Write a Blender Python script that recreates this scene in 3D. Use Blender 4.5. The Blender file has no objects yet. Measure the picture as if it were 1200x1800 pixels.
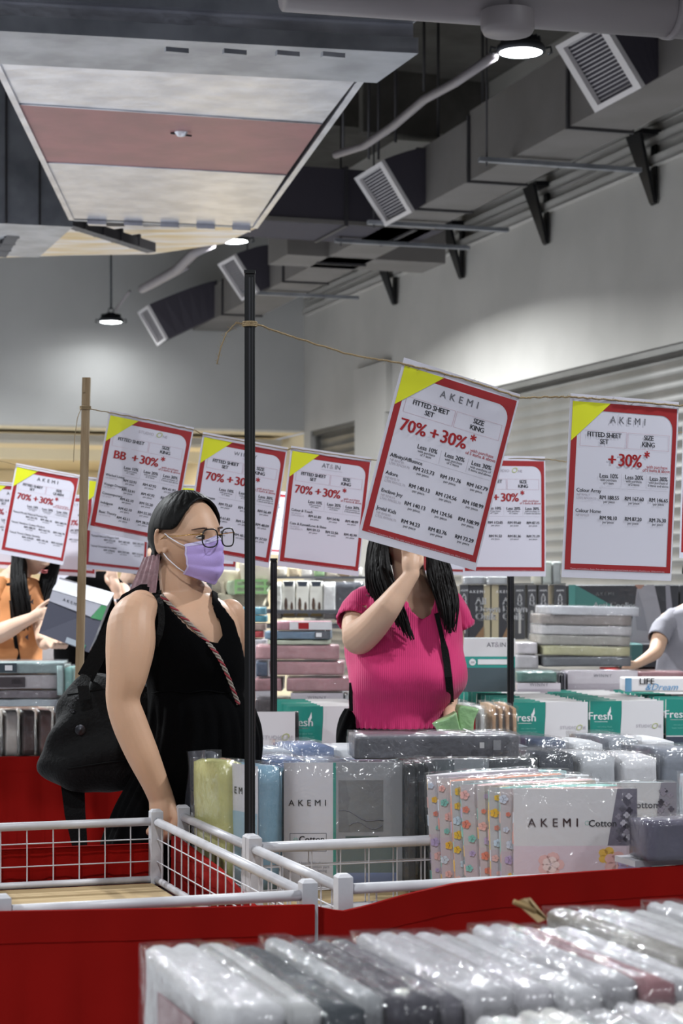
import bpy, math, random
import numpy as np
from mathutils import Vector, Matrix, Euler, noise
R = random.Random(7)
SC = bpy.context.scene
COL = SC.collection
# ------------------------------------------------------------------ camera
F, CX, HY, H = 3500.0, 600.0, 1030.0, 1.42      # focal length, principal column, horizon row (1200x1800 px), eye height (m)
ANG = math.radians(18.6)                        # the hall's own axes are turned against the view
DV = Vector((-math.sin(ANG), math.cos(ANG), 0)) # along the hall, away
WV = Vector((math.cos(ANG), math.sin(ANG), 0))  # across the hall, to the right
cd = bpy.data.cameras.new('camera'); cam = bpy.data.objects.new('camera', cd); COL.objects.link(cam)
cam.location = (0, 0, H); cam.rotation_euler = (math.pi/2, 0, 0)
cd.sensor_fit = 'VERTICAL'; cd.sensor_height = 22.3; cd.sensor_width = 14.9
cd.lens = F/1800*22.3; cd.shift_y = (HY-900)/1800
cd.clip_start = .05; cd.clip_end = 200
cd.dof.use_dof = True; cd.dof.focus_distance = 4.9; cd.dof.aperture_fstop = 5.0
SC.camera = cam
# ------------------------------------------------------------------ world, exposure
w = bpy.data.worlds.new('world'); SC.world = w; w.use_nodes = True
w.node_tree.nodes['Background'].inputs[0].default_value = (.80, .86, 1, 1)
w.node_tree.nodes['Background'].inputs[1].default_value = .38
SC.view_settings.view_transform = 'Standard'; SC.view_settings.look = 'None'
SC.view_settings.exposure = 0.18; SC.view_settings.gamma = 1; SC.view_settings.use_curve_mapping = False
SC.cycles.max_bounces = 8; SC.cycles.transparent_max_bounces = 12; SC.cycles.caustics_reflective = False; SC.cycles.caustics_refractive = False
SC.cycles.use_denoising = True; SC.cycles.sample_clamp_indirect = 4.0
LAMP_W = 150.0
LAMP_COL = (.93, .97, 1)
# ------------------------------------------------------------------ helpers
def P(px, py, Y): return Vector(((px-CX)/F*Y, Y, H+(HY-py)/F*Y))
def ray(px, py): return Vector(((px-CX)/F, 1, (HY-py)/F))
def onplane(px, py, p0, n):
    d = ray(px, py); o = Vector((0, 0, H)); t = (Vector(p0)-o).dot(n)/d.dot(n); return o+d*t
def onz(px, py, z):
    Y = (z-H)*F/(HY-py); return P(px, py, Y)
def lin(c):
    return tuple((v/12.92 if v <= .04045 else ((v+.055)/1.055)**2.4) for v in c)
def hexc(s): return lin(tuple(int(s[i:i+2], 16)/255 for i in (0, 2, 4)))
MATS = {}
def mat(name, col, rough=.6, metal=0, coat=0, coatr=.08, bump=0, bscale=40, crink=0, cscale=30, var=0, vscale=6, emit=None, spec=.5, aniso=None, col2=None, sheen=0):
    if name in MATS: return MATS[name]
    if isinstance(col, str): col = hexc(col)
    m = bpy.data.materials.new(name); m.use_nodes = True; nt = m.node_tree; b = nt.nodes['Principled BSDF']
    b.inputs['Base Color'].default_value = (*col, 1); b.inputs['Roughness'].default_value = rough
    b.inputs['Metallic'].default_value = metal; b.inputs['Specular IOR Level'].default_value = spec
    L = nt.links.new
    tc = nt.nodes.new('ShaderNodeTexCoord')
    def nz(scale, detail=3, stretch=None):
        n = nt.nodes.new('ShaderNodeTexNoise'); n.inputs['Scale'].default_value = scale; n.inputs['Detail'].default_value = detail
        if stretch:
            mp = nt.nodes.new('ShaderNodeMapping'); mp.inputs['Scale'].default_value = stretch; L(tc.outputs['Object'], mp.inputs[0]); L(mp.outputs[0], n.inputs['Vector'])
        else: L(tc.outputs['Object'], n.inputs['Vector'])
        return n
    if var or col2:
        if isinstance(col2, str): col2 = hexc(col2)
        c2 = col2 or tuple(v*(1-var) for v in col)
        n = nz(vscale, 4, aniso); r = nt.nodes.new('ShaderNodeValToRGB')
        r.color_ramp.elements[0].position = .38; r.color_ramp.elements[1].position = .62
        r.color_ramp.elements[0].color = (*c2, 1); r.color_ramp.elements[1].color = (*col, 1)
        L(n.outputs['Fac'], r.inputs[0]); L(r.outputs[0], b.inputs['Base Color'])
    if bump:
        n = nz(bscale, 3, aniso); bp = nt.nodes.new('ShaderNodeBump'); bp.inputs['Strength'].default_value = bump; bp.inputs['Distance'].default_value = .01
        L(n.outputs['Fac'], bp.inputs['Height']); L(bp.outputs[0], b.inputs['Normal'])
    if coat:
        b.inputs['Coat Weight'].default_value = coat; b.inputs['Coat Roughness'].default_value = coatr
        if crink:
            n = nz(cscale, 2); bp = nt.nodes.new('ShaderNodeBump'); bp.inputs['Strength'].default_value = crink; bp.inputs['Distance'].default_value = .02
            L(n.outputs['Fac'], bp.inputs['Height']); L(bp.outputs[0], b.inputs['Coat Normal'])
    if sheen: b.inputs['Sheen Weight'].default_value = sheen
    if emit:
        b.inputs['Emission Color'].default_value = (*emit[0], 1); b.inputs['Emission Strength'].default_value = emit[1]
    MATS[name] = m; return m
def film_mat(name='clear_film', base=.03, scale=22, rough=.10, tint=(1, 1, 1), haze=.03, strength=.55):
    if name in MATS: return MATS[name]
    m = bpy.data.materials.new(name); m.use_nodes = True; nt = m.node_tree; nt.nodes.clear(); L = nt.links.new
    out = nt.nodes.new('ShaderNodeOutputMaterial'); tr = nt.nodes.new('ShaderNodeBsdfTransparent'); gl = nt.nodes.new('ShaderNodeBsdfGlossy'); mx = nt.nodes.new('ShaderNodeMixShader')
    df = nt.nodes.new('ShaderNodeBsdfDiffuse'); mx2 = nt.nodes.new('ShaderNodeMixShader'); df.inputs[0].default_value = (.85, .87, .9, 1)
    tr.inputs[0].default_value = (*tint, 1); gl.inputs['Roughness'].default_value = rough
    tc = nt.nodes.new('ShaderNodeTexCoord'); n = nt.nodes.new('ShaderNodeTexNoise'); n.inputs['Scale'].default_value = scale; n.inputs['Detail'].default_value = 2.5; n.inputs['Distortion'].default_value = 1.2
    L(tc.outputs['Object'], n.inputs['Vector']); bp = nt.nodes.new('ShaderNodeBump'); bp.inputs['Strength'].default_value = strength; bp.inputs['Distance'].default_value = .02
    L(n.outputs['Fac'], bp.inputs['Height']); L(bp.outputs[0], gl.inputs['Normal'])
    fr = nt.nodes.new('ShaderNodeLayerWeight'); fr.inputs['Blend'].default_value = .5
    pw = nt.nodes.new('ShaderNodeMath'); pw.operation = 'POWER'; pw.inputs[1].default_value = 4; L(fr.outputs['Facing'], pw.inputs[0])
    ad = nt.nodes.new('ShaderNodeMath'); ad.operation = 'MULTIPLY_ADD'; ad.use_clamp = True; ad.inputs[1].default_value = .35; ad.inputs[2].default_value = base+.03; L(pw.outputs[0], ad.inputs[0])
    mx2.inputs[0].default_value = haze; L(tr.outputs[0], mx2.inputs[1]); L(df.outputs[0], mx2.inputs[2])
    L(ad.outputs[0], mx.inputs[0]); L(mx2.outputs[0], mx.inputs[1]); L(gl.outputs[0], mx.inputs[2]); L(mx.outputs[0], out.inputs[0])
    MATS[name] = m; return m

def boxvf(sx, sy, sz):
    v = [(x*sx/2, y*sy/2, z*sz/2) for x in (-1, 1) for y in (-1, 1) for z in (-1, 1)]
    f = [(0, 1, 3, 2), (4, 6, 7, 5), (0, 4, 5, 1), (2, 3, 7, 6), (0, 2, 6, 4), (1, 5, 7, 3)]
    return v, f
class MB:
    def __init__(s): s.v = []; s.f = []; s.m = []; s.ml = []; s.sm = []
    def mi(s, m):
        if m not in s.ml: s.ml.append(m)
        return s.ml.index(m)
    def add(s, v, f, m, M=None, smooth=False):
        o = len(s.v); k = s.mi(m)
        for p in v: p = Vector(p); s.v.append(M @ p if M else p)
        for q in f: s.f.append(tuple(i+o for i in q)); s.m.append(k); s.sm.append(smooth)
        return s
    def box(s, c, size, m, M=None, rz=0, bevel=0):
        T = Matrix.Translation(c) @ Matrix.Rotation(rz, 4, 'Z')
        if M: T = M @ T
        if bevel:
            b = bevel; sx, sy, sz = [q/2 for q in size]; v = []
            for z, i in ((-sz, b), (-sz+b, 0), (sz-b, 0), (sz, b)):
                for x, y in ((-1, -1), (1, -1), (1, 1), (-1, 1)): v.append((x*(sx-i), y*(sy-i), z))
            f = [(3, 2, 1, 0), (12, 13, 14, 15)]
            for r in range(3):
                for k in range(4): f.append((r*4+k, r*4+(k+1) % 4, r*4+4+(k+1) % 4, r*4+4+k))
            return s.add(v, f, m, T)
        v, f = boxvf(*size); return s.add(v, f, m, T)
    def quad(s, a, b, c, d, m): return s.add([a, b, c, d], [(0, 1, 2, 3)], m)
    def slab(s, q, th, m):      # four corners and a thickness vector
        t = Vector(th); v = [Vector(p) for p in q]+[Vector(p)+t for p in q]
        return s.add(v, [(0, 1, 2, 3), (7, 6, 5, 4), (0, 4, 5, 1), (1, 5, 6, 2), (2, 6, 7, 3), (3, 7, 4, 0)], m)
    def tube(s, pts, r, m, n=8, cap=True, flat=None):
        pts = [Vector(p) for p in pts]; rr = r if isinstance(r, (list, tuple)) else [r]*len(pts); v = []; f = []
        up = Vector((0, 0, 1)); prev = None
        for i, p in enumerate(pts):
            t = (pts[min(i+1, len(pts)-1)]-pts[max(i-1, 0)]).normalized()
            if prev is None:
                a = t.cross(up); 
                if a.length < .05: a = t.cross(Vector((1, 0, 0)))
                a.normalize()
            else:
                a = prev-t*prev.dot(t); a.normalize()
            prev = a; b = t.cross(a)
            for k in range(n):
                th = 2*math.pi*k/n; v.append(p+a*(math.cos(th)*rr[i])+b*(math.sin(th)*rr[i]*(flat or 1)))
        for i in range(len(pts)-1):
            for k in range(n): f.append((i*n+k, i*n+(k+1) % n, (i+1)*n+(k+1) % n, (i+1)*n+k))
        if cap: f.append(tuple(range(n))[::-1]); f.append(tuple((len(pts)-1)*n+k for k in range(n)))
        return s.add(v, f, m, smooth=True)
    def grid(s, fn, nu, nv, m, smooth=True):
        v = [fn(i/nu, j/nv) for j in range(nv+1) for i in range(nu+1)]
        f = [(j*(nu+1)+i, j*(nu+1)+i+1, (j+1)*(nu+1)+i+1, (j+1)*(nu+1)+i) for j in range(nv) for i in range(nu)]
        return s.add(v, f, m, smooth=smooth)
    def lathe(s, prof, c, m, n=24, M=None):
        v = []; f = []; k = len(prof)
        for i in range(n):
            th = 2*math.pi*i/n
            for r, z in prof: v.append((c[0]+r*math.cos(th), c[1]+r*math.sin(th), c[2]+z))
        for i in range(n):
            j = (i+1) % n
            for q in range(k-1): f.append((i*k+q, j*k+q, j*k+q+1, i*k+q+1))
        return s.add(v, f, m, M, smooth=True)
    def loft(s, rings, m, cap=True, smooth=True):
        n = len(rings[0]); v = [p for r in rings for p in r]; f = []
        for i in range(len(rings)-1):
            for k in range(n): f.append((i*n+k, i*n+(k+1) % n, (i+1)*n+(k+1) % n, (i+1)*n+k))
        if cap: f.append(tuple(range(n))[::-1]); f.append(tuple((len(rings)-1)*n+k for k in range(n)))
        return s.add(v, f, m, smooth=smooth)
    def mesh(s, name, inv=None):
        me = bpy.data.meshes.new(name)
        me.from_pydata([tuple(inv @ p) if inv else tuple(p) for p in s.v], [], s.f)
        for m in s.ml: me.materials.append(m)
        me.polygons.foreach_set('material_index', s.m); me.polygons.foreach_set('use_smooth', s.sm)
        me.validate(); me.update(); return me
def rootM(o): return Matrix.Translation(o.location) @ o.rotation_euler.to_matrix().to_4x4() @ Matrix.Diagonal((*o.scale, 1))
def tag(o, label=None, cat=None, group=None, kind=None):
    if label: o['label'] = label
    if cat: o['category'] = cat
    if group: o['group'] = group
    if kind: o['kind'] = kind
    return o
def thing(name, label, cat, loc=(0, 0, 0), rotz=0, group=None):
    o = bpy.data.objects.new(name, None); COL.objects.link(o); o.empty_display_size = .05
    o.location = loc; o.rotation_euler = (0, 0, rotz); return tag(o, label, cat, group)
def link(name, me, parent=None):
    o = bpy.data.objects.new(name, me); COL.objects.link(o)
    if parent is not None: o.parent = parent
    return o
def chainM(o):
    M = rootM(o)
    while o.parent is not None: o = o.parent; M = rootM(o) @ M
    return M
def part(name, mb, parent, world=False, label=None, kind=None):
    o = link(name, mb.mesh(name, chainM(parent).inverted() if world else None), parent); tag(o, label, kind=kind); return o
def solo(name, mb, label=None, cat=None, group=None, kind=None, base=None):
    """one mesh at top level, origin at its own base centre"""
    vs = mb.v; xs = [p.x for p in vs]; ys = [p.y for p in vs]; zs = [p.z for p in vs]
    c = Vector(base) if base else Vector(((min(xs)+max(xs))/2, (min(ys)+max(ys))/2, min(zs)))
    o = link(name, mb.mesh(name, Matrix.Translation(-c))); o.location = c; return tag(o, label, cat, group, kind)
def copy_tree(o, parent=None, level=0):
    c = o.copy(); COL.objects.link(c)
    if parent is not None: c.parent = parent
    for ch in list(CH.get(o.name, [])) or [x for x in o.children]: copy_tree(ch, c, level+1)
    return c
CH = {}
_tx = {}
def textvf(s, size, align='C', bold=0, shear=0, spacing=1):
    key = (s, align, bold, shear, spacing)
    if key not in _tx:
        cu = bpy.data.curves.new('t', 'FONT'); cu.body = s; cu.align_x = {'C': 'CENTER', 'L': 'LEFT', 'R': 'RIGHT'}[align]; cu.align_y = 'TOP_BASELINE'
        cu.offset = 0; cu.shear = shear; cu.space_character = spacing; cu.resolution_u = 2; cu.size = 1
        ob = bpy.data.objects.new('t', cu); COL.objects.link(ob)
        dg = bpy.context.evaluated_depsgraph_get(); me = bpy.data.meshes.new_from_object(ob.evaluated_get(dg))
        _tx[key] = ([(v.co.x, v.co.y) for v in me.vertices], [tuple(p.vertices) for p in me.polygons])
        bpy.data.objects.remove(ob); bpy.data.curves.remove(cu); bpy.data.meshes.remove(me)
    v, f = _tx[key]; return [(x*size, y*size) for x, y in v], f
def addtext(mb, s, x, y, size, m, fn, align='C', bold=0, shear=0, spacing=1):
    v, f = textvf(s, size, align, 0, shear, spacing); dd = bold*size*.9
    if s == '*':
        for k in range(3):
            a = math.pi/6+k*math.pi/3; c, q = math.cos(a)*size*.22, math.sin(a)*size*.22; n0, n1 = -math.sin(a)*size*.045, math.cos(a)*size*.045
            mb.add([fn(x+c+n0, y+size*.5+q+n1), fn(x+c-n0, y+size*.5+q-n1), fn(x-c-n0, y+size*.5-q-n1), fn(x-c+n0, y+size*.5-q+n1)], [(0, 1, 2, 3)], m)
        return
    for o in ((-dd, dd) if bold else (0,)): mb.add([fn(x+a+o, y+b) for a, b in v], f, m)
# lamps ------------------------------------------------------------------
M_LAMPHOUSE = mat('lamp_housing_grey', '3a3c40', .45, .6)
M_LAMPGLOW = mat('lamp_lens_glow', (.9, .95, 1), .3, emit=((.93, .97, 1), 40))
def highbay(loc, label, rod=.5, vis=True, power=None):
    t = thing('highbay_lamp', label, 'lamp', loc, group='round high-bay lamps under the ceiling')
    b = MB(); b.lathe([(0, .10), (.05, .10), (.06, .06), (.115, .05), (.135, .03), (.138, 0), (.118, -.004)], (0, 0, 0), M_LAMPHOUSE, 28)
    part('housing', b, t)
    fn = MB()
    for k in range(18):
        fn.box((0, 0, 0), (.05, .004, .03), M_LAMPHOUSE, Matrix.Rotation(k*math.pi/9, 4, 'Z') @ Matrix.Translation((.085, 0, .068)))
    part('cooling_fins', fn, t, kind='stuff')
    b = MB(); b.lathe([(0, -.012), (.08, -.009), (.118, 0)], (0, 0, 0), M_LAMPGLOW, 28); part('lens', b, t)
    b = MB(); ring = [(.03*math.cos(a), 0, .13+.03*math.sin(a)) for a in [i*math.pi/6 for i in range(13)]]; b.tube(ring, .006, M_LAMPHOUSE, 6); part('hanging_ring', b, t)
    for sx in (-1, 1):
        b = MB(); b.tube([(sx*.13, 0, .02), (sx*.165, 0, .03), (sx*.17, 0, .0), (sx*.15, 0, -.01)], .007, M_LAMPHOUSE, 6); part('side_clip', b, t)
    b = MB(); b.tube([(0, 0, .14), (0, 0, .14+rod)], .012, M_LAMPHOUSE, 8); part('drop_rod', b, t)
    ld = bpy.data.lights.new('lamp_light', 'AREA'); ld.shape = 'DISK'; ld.size = .24; ld.energy = power or LAMP_W; ld.color = LAMP_COL; ld.spread = math.radians(160)
    lo = bpy.data.objects.new('lamp_light', ld); COL.objects.link(lo); lo.parent = t; lo.location = (0, 0, -.03)
    return t
# ================================================================== the hall
M_WALL = mat('painted_wall_grey', 'b6b3ad', .85, bump=.15, bscale=60, col2='aeaba5', vscale=1.2)
M_WALL2 = mat('painted_wall_upper', 'bab9b6', .85, bump=.1, bscale=50, col2='b5b4b1', vscale=1.5)
M_SLAB = mat('bare_concrete', '57544f', .9, bump=.3, bscale=25, col2='494641', vscale=3)
M_DUCTG = mat('duct_grey_insulation', '6f6b68', .75, bump=.08, bscale=15, col2='67635f', vscale=2)
M_DUCTD = mat('duct_dark_canvas', '35313a', .8, bump=.2, bscale=40)
M_FLANGE = mat('duct_flange_dark', '3c3a3d', .5, .3)
M_GALV = mat('galvanised_steel', 'cdced6', .28, .85, bump=.35, bscale=9, col2='b4b5be', vscale=5)
M_GALVD = mat('galvanised_steel_dull', 'a0a3aa', .40, .65, bump=.1, bscale=9, col2='83868d', vscale=4)
M_DULLRED = mat('dull_red_steel', '8c5257', .4, .5, bump=.1, bscale=9, col2='7d4a4e', vscale=4)  # dull red base colour for the hood's middle panel
M_FOIL = mat('foil_board', 'd8d6da', .35, .3, col2='c9b07c', vscale=3.2, aniso=(.5, 2.2, 1))
M_BLACKST = mat('black_steel', '17171a', .4, .5)
M_PIPE = mat('grey_painted_pipe', '7c7679', .5)
M_SHUT = mat('shutter_grey_steel', '716f6b', .42, .35, col2='656460', vscale=2)
M_FLOOR = mat('pale_floor_tiles', '8f9093', .4, bump=.03, bscale=20, col2='85868a', vscale=1)
M_CREAM = mat('cream_soffit', 'eadfc4', .8)
M_CREAM2 = mat('cream_cove', 'e3d4b2', .8)
M_GRILLE = mat('white_grille_frame', 'c4c0c0', .5)
def st(name, mb): return solo(name, mb, kind='structure')
def wallpt(t, z, off=0):      # a point on the right wall: t metres along the hall from the far corner towards us
    return CORNER-DV*t-WV*off+Vector((0, 0, z))
K = 1.3
CORNER = Vector((-.44, 23.4, 0))
TOPZ = 6.0; SH_Z = 3.22
b = MB(); p = -DV*24+WV*8; q = CORNER+DV*14
flo = [CORNER-DV*30+WV*3, CORNER-DV*30-WV*16, CORNER+DV*14-WV*16, CORNER+DV*14+WV*3]
b.slab([Vector((v.x, v.y, -.1)) for v in flo], (0, 0, .1), M_FLOOR); st('floor', b)
b = MB(); b.slab([Vector((v.x, v.y, TOPZ)) for v in flo], (0, 0, .2), M_SLAB)
st('ceiling', b)
for k in range(7):    # concrete beams across the slab
    t = 1.2+k*4.2; c = CORNER-DV*t-WV*7
    b = MB(); b.box((c.x, c.y, TOPZ-.25), (15, .35, .5), M_SLAB, rz=ANG); st('trim_%d' % (k+1), b)
# right wall: above the shutters, pilasters between them
b = MB(); TH = WV*.25
def wq(t0, t1, z0, z1, off=0, m=M_WALL, b=None):
    b.slab([wallpt(t0, z0, off), wallpt(t1, z0, off), wallpt(t1, z1, off), wallpt(t0, z1, off)], TH+WV*off, m)
wq(0, 26, SH_Z, TOPZ, b=b)
wq(0, .25, 0, SH_Z, b=b); wq(2.0, 2.95, 0, SH_Z, 0.06, b=b); wq(22, 26, 0, SH_Z, b=b)
wq(1.95, 3.0, SH_Z, 3.75, .06, b=b)
st('wall_right', b)
def shutter(t0, t1, label):
    p0 = wallpt(t0, 0, -.10); t = thing('roller_shutter', label, 'shutter', p0, math.atan2(-DV.y, -DV.x), group='roller shutters in the right wall')
    Ls = t1-t0; hs = .1; prof = []
    for i in range(9):
        a = i/8; prof.append((a*hs, .022*math.sin(math.pi*a)))
    n = int(SH_Z/hs)
    mb = MB(); v = []; f = []
    for x in (0, Ls):
        for z, y in prof: v.append((x, y-.0, z))
        for z, y in prof[::-1]: v.append((x, y*.6-.012, z))
    m_ = 18
    for i in range(m_): j = (i+1) % m_; f.append((i, j, m_+j, m_+i))
    f.append(tuple(range(m_))); f.append(tuple(range(m_, 2*m_))[::-1])
    mb.add([(x, -y*-1, z) for x, y, z in v], f, M_SHUT); me = mb.mesh('slat')
    for k in range(n):
        o = link('slat', me, t); o.location = (0, 0, k*hs+.01)
    g = MB(); g.box((.03, .0, SH_Z/2), (.06, .09, SH_Z), M_SHUT); part('guide_rail', g, t)
    g = MB(); g.box((Ls-.03, .0, SH_Z/2), (.06, .09, SH_Z), M_SHUT); part('guide_rail', g, t)
    g = MB(); g.box((Ls/2, -.03, SH_Z-.03), (Ls, .1, .05), M_SHUT); part('head_box', g, t)
shutter(3.0, 22, 'long grey roller shutter filling the right wall behind the hanging signs')
shutter(.25, 1.95, 'short far roller shutter left of the wall pilaster')
# back wall: high bulkhead with a cream lit opening under it
BZ = 3.24
def bw(s, z, off=0): return CORNER-WV*s-DV*off+Vector((0, 0, z))
b = MB(); b.slab([bw(0, BZ), bw(16, BZ), bw(16, TOPZ), bw(0, TOPZ)], DV*.3, M_WALL2); st('wall_back', b)
b = MB(); b.slab([bw(-.1, BZ+.01, -.3), bw(16, BZ+.01, -.3), bw(16, BZ+.01, -12), bw(-.1, BZ+.01, -12)], (0, 0, .05), M_CREAM2); st('trim_8', b)
b = MB(); b.slab([bw(0, BZ-.12, -.9), bw(16, BZ-.12, -.9), bw(16, BZ-.04, -.9), bw(0, BZ-.04, -.9)], DV*.5, M_WALL); st('trim_9', b)
b = MB(); b.slab([bw(0, BZ-.16, -1.6), bw(16, BZ-.16, -1.6), bw(16, BZ-.28, -1.75), bw(0, BZ-.28, -1.75)], DV*.2, M_CREAM2); st('trim_10', b)
b = MB(); b.slab([bw(-.3, 0, -9), bw(16, 0, -9), bw(16, BZ, -9), bw(-.3, BZ, -9)], DV*.2, M_CREAM); st('wall_far', b)
b = MB(); b.slab([bw(-.12, 0, -.3), bw(-.12, 0, -9), bw(-.12, BZ, -9), bw(-.12, BZ, -.3)], WV*.2, M_CREAM); st('wall_corridor', b)
b = MB(); b.slab([bw(16, 0, 30), bw(16, 0, -14), bw(16, TOPZ, -14), bw(16, TOPZ, 30)], -WV*.2, M_WALL); st('wall_left', b)
M_WARM = mat('warm_lamp_glow', (1, .85, .6), .4, emit=((1, .82, .55), 9))
for i, s in enumerate((1.5, 4.0, 6.5, 9.5)):
    t = thing('corridor_downlight', 'warm square ceiling light in the cream corridor, number counted from the right wall: '+('first', 'second', 'third', 'fourth')[i], 'lamp', bw(s, BZ-.02, -4.5), ANG, 'warm corridor lights')
    b = MB(); b.box((0, 0, 0), (.5, .5, .03), M_WARM); part('diffuser', b, t)
    b = MB()
    for x, y, sx, sy in ((0, .27, .58, .04), (0, -.27, .58, .04), (.27, 0, .04, .5), (-.27, 0, .04, .5)): b.box((x, y, 0), (sx, sy, .05), M_GRILLE)
    part('frame', b, t)
    ld = bpy.data.lights.new('corridor_light', 'AREA'); ld.size = .5; ld.energy = 120; ld.color = (1, .93, .80)
    lo = bpy.data.objects.new('corridor_light', ld); COL.objects.link(lo); lo.parent = t; lo.location = (0, 0, -.03)
# lamps: one row along the hall is in view, its neighbours are not
LZ = 4.37
def lampat(px, py, Y): p = P(px, py, Y); return p
highbay(lampat(915, 92, 11), 'largest round lamp, glaring at top right beside the grille', 1.4, power=LAMP_W*2.8)
highbay(lampat(411, 424, 17), 'small round lamp under the steel duct, behind the black pole', 1.4, power=LAMP_W*3.2)
highbay(lampat(195, 566, 22), 'smallest round lamp hanging on a long rod before the back wall', 1.45, power=LAMP_W*.05)
for i, (dx, dy) in enumerate(((2.9, 5.0), (4.9, -1.2), (-5.0, 3.0), (-6.5, 9.4), (-8.2, 15.5), (-2.6, -3.6), (-3.0, 7.6), (-.8, 1.8), (-6.4, 19.3))):
    highbay((dx, dy, LZ), 'round lamp outside the picture, '+('right of the front tables', 'behind the photographer at right', 'over the left aisle', 'far left over the middle hall', 'far left near the back wall', 'behind the photographer at left', 'over the left tables', 'above the foreground packs', 'added to brighten the back wall left of the smallest lamp')[i], 1.4, power=LAMP_W*(1, 1, 1.1, 3, 4, 1, 1.4, .55, 5)[i])  # the last lamp is unseen, added to brighten the back wall
# cable trays on the right wall
for k, (z, off) in enumerate(((4.58, .02), (4.74, .0), (4.90, -.02))):
    b = MB(); b.slab([wallpt(.15, z, .0), wallpt(24, z, .0), wallpt(24, z, off+.05), wallpt(.15, z, off+.05)], (0, 0, .02), M_WALL)
    b.slab([wallpt(.15, z, off+.05), wallpt(24, z, off+.05), wallpt(24, z+.07, off+.05), wallpt(.15, z+.07, off+.05)], WV*.01, M_WALL)
    tag(solo('cable_tray', b), ('lowest', 'middle', 'topmost')[k]+' long grey cable tray along the right wall under the duct', 'cable tray', 'cable trays along the right wall')
for k, (bx, by, tx, ty) in enumerate(((1155, 360, 1117, 240), (965, 430, 932, 330), (816, 490, 786, 398), (698, 536, 672, 463))):
    n = WV; base = onplane(bx, by, CORNER, n)-WV*.02
    top = base-WV*.30+Vector((0, 0, .62)); top = base.copy(); top += Vector((0, 0, .0))
    # find the offset from the wall at which the strut head projects to its pixel column
    best = min((abs(((base-WV*s).x/(base-WV*s).y*F+CX)-tx), s) for s in [i*.01 for i in range(1, 120)])[1]
    q = base-WV*best; q.z = H+(HY-ty)/F*q.y
    t = thing('wall_bracket', ('first', 'second', 'third', 'fourth')[k]+' black steel bracket from the right under the wall trays', 'bracket', base, 0, 'black steel wall brackets')
    b = MB(); dr = (q-base); sd = DV*.11
    b.slab([base-sd*.3, base+sd*.3, q+sd, q-sd], -WV*.03+Vector((0, 0, .01)), M_BLACKST); part('strut', b, t, True)
    b = MB(); b.slab([base-sd*.4, base+sd*.4, base+sd*.4+Vector((0, 0, .45)), base-sd*.4+Vector((0, 0, .45))], -WV*.015, M_BLACKST); part('wall_plate', b, t, True)
    b = MB(); e = q+WV*best; b.slab([q-sd, q+sd, e+sd, e-sd], (0, 0, .04), M_BLACKST); part('arm', b, t, True)
# main air duct on the right (grey, in flanged sections) ----------------------------------
DZ = 4.35
def dline(py): return onz(0, py, DZ).y
import bisect
pa, pb = onz(940, 255, DZ), onz(345, 577, DZ)
DD = Vector((pb.x-pa.x, pb.y-pa.y, 0)).normalized(); DWd = Vector((DD.y, -DD.x, 0))
def dpt(s, w, z): return Vector((pa.x, pa.y, 0))+DD*s+DWd*w+Vector((0, 0, z))
def spx(px):      # distance along the duct's lower left edge seen at pixel column px
    c = (px-CX)/F; return (c*pa.y-pa.x)/(DD.x-c*DD.y)
secs = [(spx(1330), spx(1000), .43, .52), (spx(1000), spx(825), .43, .50), (spx(825), spx(735), .43, .45), (spx(735), spx(560), .43, .45), (spx(560), spx(499), .43, .45), (spx(499), spx(392), .43, .42), (spx(392), spx(338), .42, .36)]
duct = thing('air_duct', 'long grey insulated air duct running along the right wall near the ceiling', 'duct', dpt(0, .25, DZ))
for i, (s0, s1, wd, ht) in enumerate(secs):
    b = MB(); a = [dpt(s0, 0, DZ), dpt(s0, wd, DZ), dpt(s0, wd, DZ+ht), dpt(s0, 0, DZ+ht)]
    b.slab(a, DD*(s1-s0), M_DUCTG); part('duct_section', b, duct, True)
    if i:
        b = MB(); g = .018
        b.slab([dpt(s0-.015, -g, DZ-g), dpt(s0-.015, wd+g, DZ-g), dpt(s0-.015, wd+g, DZ+ht+g), dpt(s0-.015, -g, DZ+ht+g)], DD*.03, M_FLANGE); part('flange', b, duct, True)
for s in (spx(905), spx(700), spx(470), spx(640)):
    b = MB(); b.slab([dpt(s, -.25, DZ-.05), dpt(s, .95, DZ-.05), dpt(s, .95, DZ-.02), dpt(s, -.25, DZ-.02)], DD*.05, M_GALVD); part('support_bar', b, duct, True)
    b = MB(); b.tube([dpt(s+.02, -.2, DZ-.08), dpt(s+.02, -.2, TOPZ)], .008, M_FLANGE, 6); part('hanger_rod', b, duct, True)
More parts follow.
